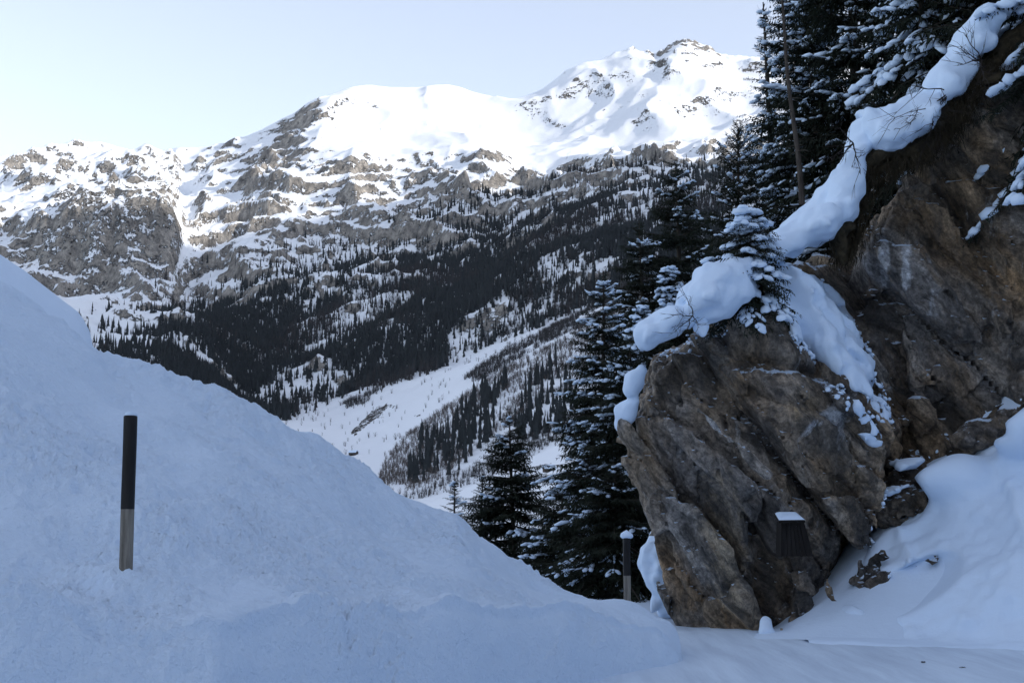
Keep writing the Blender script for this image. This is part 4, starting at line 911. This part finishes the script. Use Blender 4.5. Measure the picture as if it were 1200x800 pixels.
plant(897, 2, 30, 2.1, 'slim tall spruce with a thin crown tip beside the dead trunk', seed=13, snow=.32, power=1.1, sparse=1.2)
plant(955, -60, 28, 2.5, 'snow laden spruce right behind the dead trunk', seed=14, snow=.7, sparse=1.4, z0f=.03, detail=1.4)
plant(1002, -220, 26.5, 3.0, 'large dark spruce with a thick trunk above the long cornice', seed=15, snow=.45, z0f=.04, sparse=1.4, detail=1.4)
plant(1078, -120, 23.2, 1.9, 'spruce with heavily snowed drooping branches above the scooped cornice', base_z=6.3, seed=16, snow=.55, heavy=True, z0f=.36, sag=.45)
plant(1160, -230, 22.5, 2.7, 'dark spruce at the cliff top above the upper cornice', base_z=8.2, seed=17, snow=.4, z0f=.05, sparse=1.3)
plant(1238, -260, 20.2, 1.75, 'spruce at the cliff edge with a snowed branch hanging over the wall', base_z=6.9, seed=18, snow=.8, heavy=True, z0f=.10, sparse=1.2, sag=.35)
plant(928, -110, 29, 2.4, 'tall snowy spruce crowded between the slim one and the large dark one', seed=31, snow=.65, sparse=1.3, z0f=.03, detail=1.3)
plant(1048, -170, 25.5, 2.2, 'dark spruce filling the gap behind the heavily snowed branches', seed=32, snow=.55, sparse=1.3, z0f=.05)
plant(1112, -210, 25, 2.2, 'dark spruce behind the upper cornice beside the heavily snowed tree', seed=33, snow=.5, sparse=1.3, z0f=.05)
plant(785, 318, 20.4, .22, 'tiny snow plastered sapling behind the thick rounded cornice', base_z=4.45, seed=21, snow=.5)
plant(752, 362, 20.4, .16, 'snow capped seedling at the tip of the thick rounded cornice', base_z=4.0, seed=22, snow=.5)

# dead trunk
dt = empty('dead_trunk', W(940, 240, 22.2)); P0 = W(940, 240, 22.2); P1 = W(911, -40, 22.2); ts = np.linspace(0, 1, 12)
pl = (P1-P0)[None]*ts[:, None]; pl[:, 0] += .02*np.sin(ts*9)
v, f = tube(pl, .034*(1-ts)+.014, 8); mk('trunk', v, f, M_BARK, dt)
for k in range(14):
    t = rng.uniform(.15, .95); a = rng.uniform(0, 6.28); b0 = (P1-P0)*t; L = rng.uniform(.1, .4); ss = np.linspace(0, 1, 5)
    br = b0+np.stack([math.cos(a)*L*ss, math.sin(a)*L*ss, .15*L*ss-.35*L*ss**2], -1); v, f = tube(br, .008*(1-ss)+.002, 4); mk('dead_branch', v, f, M_BARK, dt)
tag(dt, 'thin leaning dead trunk with short stubs above the long cornice', 'tree')

# bare shrubs sticking out of the snow
def shrub(px, py, Y, targets, label, seed, r0=.011):
    r = np.random.default_rng(seed); B0 = W(px, py, Y); e = empty('bare_shrub', B0)
    for (tx, ty) in targets:
        tip = W(tx, ty, Y-.35+r.normal(0, .15))-B0; parts = []
        s = np.linspace(0, 1, 8); w = np.cumsum(r.normal(0, .025, (8, 3)), 0)*np.linalg.norm(tip); w[0] = 0; st = tip[None]*s[:, None]+w; parts.append(tube(st, r0*(1-s*.8), 4))
        for k in range(9):
            q = r.integers(1, 7); l = np.linalg.norm(tip)*r.uniform(.15, .42); d = tip/np.linalg.norm(tip)+r.normal(0, .65, 3); s2 = np.linspace(0, 1, 5); tw = st[q]+d*l*s2[:, None]+np.cumsum(r.normal(0, .05, (5, 3)), 0)*l; tw[0] = st[q]
            parts.append(tube(tw, r0*.5*(1-s2*.8), 3))
            for kk in range(2):
                d2 = d+r.normal(0, .7, 3); tw2 = tw[2]+d2*l*.4*np.linspace(0, 1, 3)[:, None]; parts.append(tube(tw2, r0*.3*np.array([1, .7, .3]), 3))
        v, f = merge(parts); mk('branch', v, f, M_TWIG, e)
    return tag(e, label, 'shrub')
shrub(1112, 108, 20.2, [(1040, 150), (1052, 132), (1080, 158), (1095, 150), (1062, 115)], 'bare dark shrub spreading twigs over the scooped cornice', 1)
shrub(1150, 70, 20.1, [(1112, 46), (1128, 28), (1120, 70), (1142, 95)], 'bare shrub bent across the upper cornice', 2)
shrub(1000, 168, 20.3, [(985, 190), (978, 150), (1012, 205), (968, 195)], 'tangled bare shrub at the head of the long cornice', 3)
shrub(812, 370, 18.8, [(790, 372), (800, 345), (785, 392), (805, 392), (825, 385)], 'thin bare shrub poking through the thick rounded cornice', 4, .007)
shrub(800, 655, 21.3, [(792, 640), (800, 690), (796, 710), (788, 676)], 'dark bare twigs on the side of the tall snow mound', 5, .009)

# ---------------------------------------------------------------- marker posts and the box on the rock
def post(P, top, wpx, Y, split, label):
    e = empty('marker_post', P); H = float(top[2]-P[2]); R = wpx*Y/FPX/2; n = 20; a = np.arange(n)*2*math.pi/n
    sh = np.stack([np.sign(np.cos(a))*np.abs(np.cos(a))**.8, np.sign(np.sin(a))*np.abs(np.sin(a))**.8], -1)
    def seg(z0, z1, k, nm, mat, cap=False):
        zs = np.linspace(z0, z1, 12); rr = np.full(12, R*k)
        if cap: zs = np.append(zs, [z1+.006, z1+.010]); rr = np.append(rr, [R*k*.86, R*k*.02])
        V = np.concatenate([np.c_[sh*q*(1+.015*np.sin(9*z+np.arange(n)[:, None])), np.full(n, z)] for z, q in zip(zs, rr)]); i = np.arange(len(zs)-1)[:, None]*n; j = np.arange(n)[None]; k_ = (j+1) % n
        return mk(nm, V, np.stack([i+j, i+k_, i+n+k_, i+n+j], -1).reshape(-1, 4), mat, e)
    seg(-.5, H*split, 1.0, 'bare_wood_shaft', M_WOOD); up_ = seg(H*split, H, 1.025, 'black_painted_top', M_BLACK, True)
    return e, H, R
e, H, R = post(POST1, W(147.5, 488, 8.9), 15.0, 8.9, .375, '')
tag(e, 'round wooden snow marker post, black above, planted in the near snow bank', 'post')
v, f = blobs([(0, 0, H+.008)], [(1, 0, 0)], [R*.95], [R*.9], [R*.75], True, 1); mk('snow_cap', v, f, M_SNOW, e)
e, H, R = post(POST2, W(735.5, 630, 17.0), 8.5, 17.0, .42, '')
tag(e, 'marker post with round snow ball on top, beside the far end of the bank', 'post')
v, f = blobs([(0, 0, H+.02)], [(1, 0, 0)], [R*1.75], [R*1.7], [R*1.5], True, 2); mk('snow_cap', v, f, M_SNOW, e)

def prism(front, depth):
    n = len(front); fr = np.array(front, float); bk = fr+np.array([0, depth, 0]); V = np.concatenate([fr, bk]); return V
BF = np.array([[0, 1, 2, 3], [7, 6, 5, 4], [0, 4, 5, 1], [1, 5, 6, 2], [2, 6, 7, 3], [3, 7, 4, 0]])
bxY = 18.72; o0 = W(917, 652, bxY); e = empty('wooden_box', o0)
LW = lambda px, py, dy=0: W(px, py, bxY)-o0+np.array([0, dy, 0])
nbrd = 6
for k in range(nbrd):
    a, b = k/nbrd, (k+1)/nbrd; g = .006
    fr = [LW(917+34*a+.3, 651.5), LW(917+34*b-.3, 651.5), LW(918+22*b-.2, 611), LW(918+22*a+.2, 611)]
    mk('front_board', prism(fr, .025+.006*(k % 2))-np.array([0, .004*(k % 3), 0]), BF, M_DARKWOOD, e, False)
side = np.array([LW(917, 651.5), LW(917, 651.5, .34), LW(918, 611, .34), LW(918, 611)]); mk('side_panel', np.concatenate([side, side+np.array([-.025, 0, 0])]), BF, M_DARKWOOD, e, False)
side = np.array([LW(951, 651.5), LW(951, 651.5, .34), LW(940, 611, .34), LW(940, 611)]); mk('side_panel', np.concatenate([side, side+np.array([.025, 0, 0])]), BF, M_DARKWOOD, e, False)
rfv = np.array([LW(911, 612.5, -.10), LW(942, 612, -.10), LW(940, 606, .32), LW(913, 606, .32)]); rfv[2:, 2] += .02
mk('roof', np.concatenate([rfv, rfv+np.array([0, 0, .025])]), BF, M_DARKWOOD, e, False)
sn = rfv+np.array([0, 0, .027]); ns = 14; uu, vv = np.meshgrid(np.linspace(0.01, .99, ns), np.linspace(.01, .99, ns)); surf = (sn[0]*(1-uu)[..., None]+sn[1]*uu[..., None])*(1-vv)[..., None]+(sn[3]*(1-uu)[..., None]+sn[2]*uu[..., None])*vv[..., None]
thk = .045*(np.minimum(1, 5*np.minimum.reduce([uu, 1-uu, vv, 1-vv])))**.5; surf[..., 2] += thk; mk('roof_snow', surf.reshape(-1, 3), grid_faces(ns, ns), M_SNOW, e)
tag(e, 'small dark wooden box with a slanting snowy roof fixed to the rock face', 'box')

# ---------------------------------------------------------------- thin winter haze over the valley
hb = np.array([[x, y, z] for z in (-140., 2150.) for y in (-3700., 5600.) for x in (-3200., 7600.)])
hm = bpy.data.materials.new('haze_air'); hm.use_nodes = True; ht = hm.node_tree; ht.nodes.clear()
pv = ht.nodes.new('ShaderNodeVolumePrincipled'); pv.inputs['Color'].default_value = (0.80, 0.88, 1.0, 1); pv.inputs['Density'].default_value = 0.000017
ho = ht.nodes.new('ShaderNodeOutputMaterial'); ht.links.new(pv.outputs[0], ho.inputs['Volume'])
tag(mk('haze', hb, np.array([[0, 2, 3, 1], [4, 5, 7, 6], [0, 1, 5, 4], [1, 3, 7, 5], [3, 2, 6, 7], [2, 0, 4, 6]]), hm, None, False), 'thin pale winter haze hanging over the whole valley', 'haze', kind='stuff')
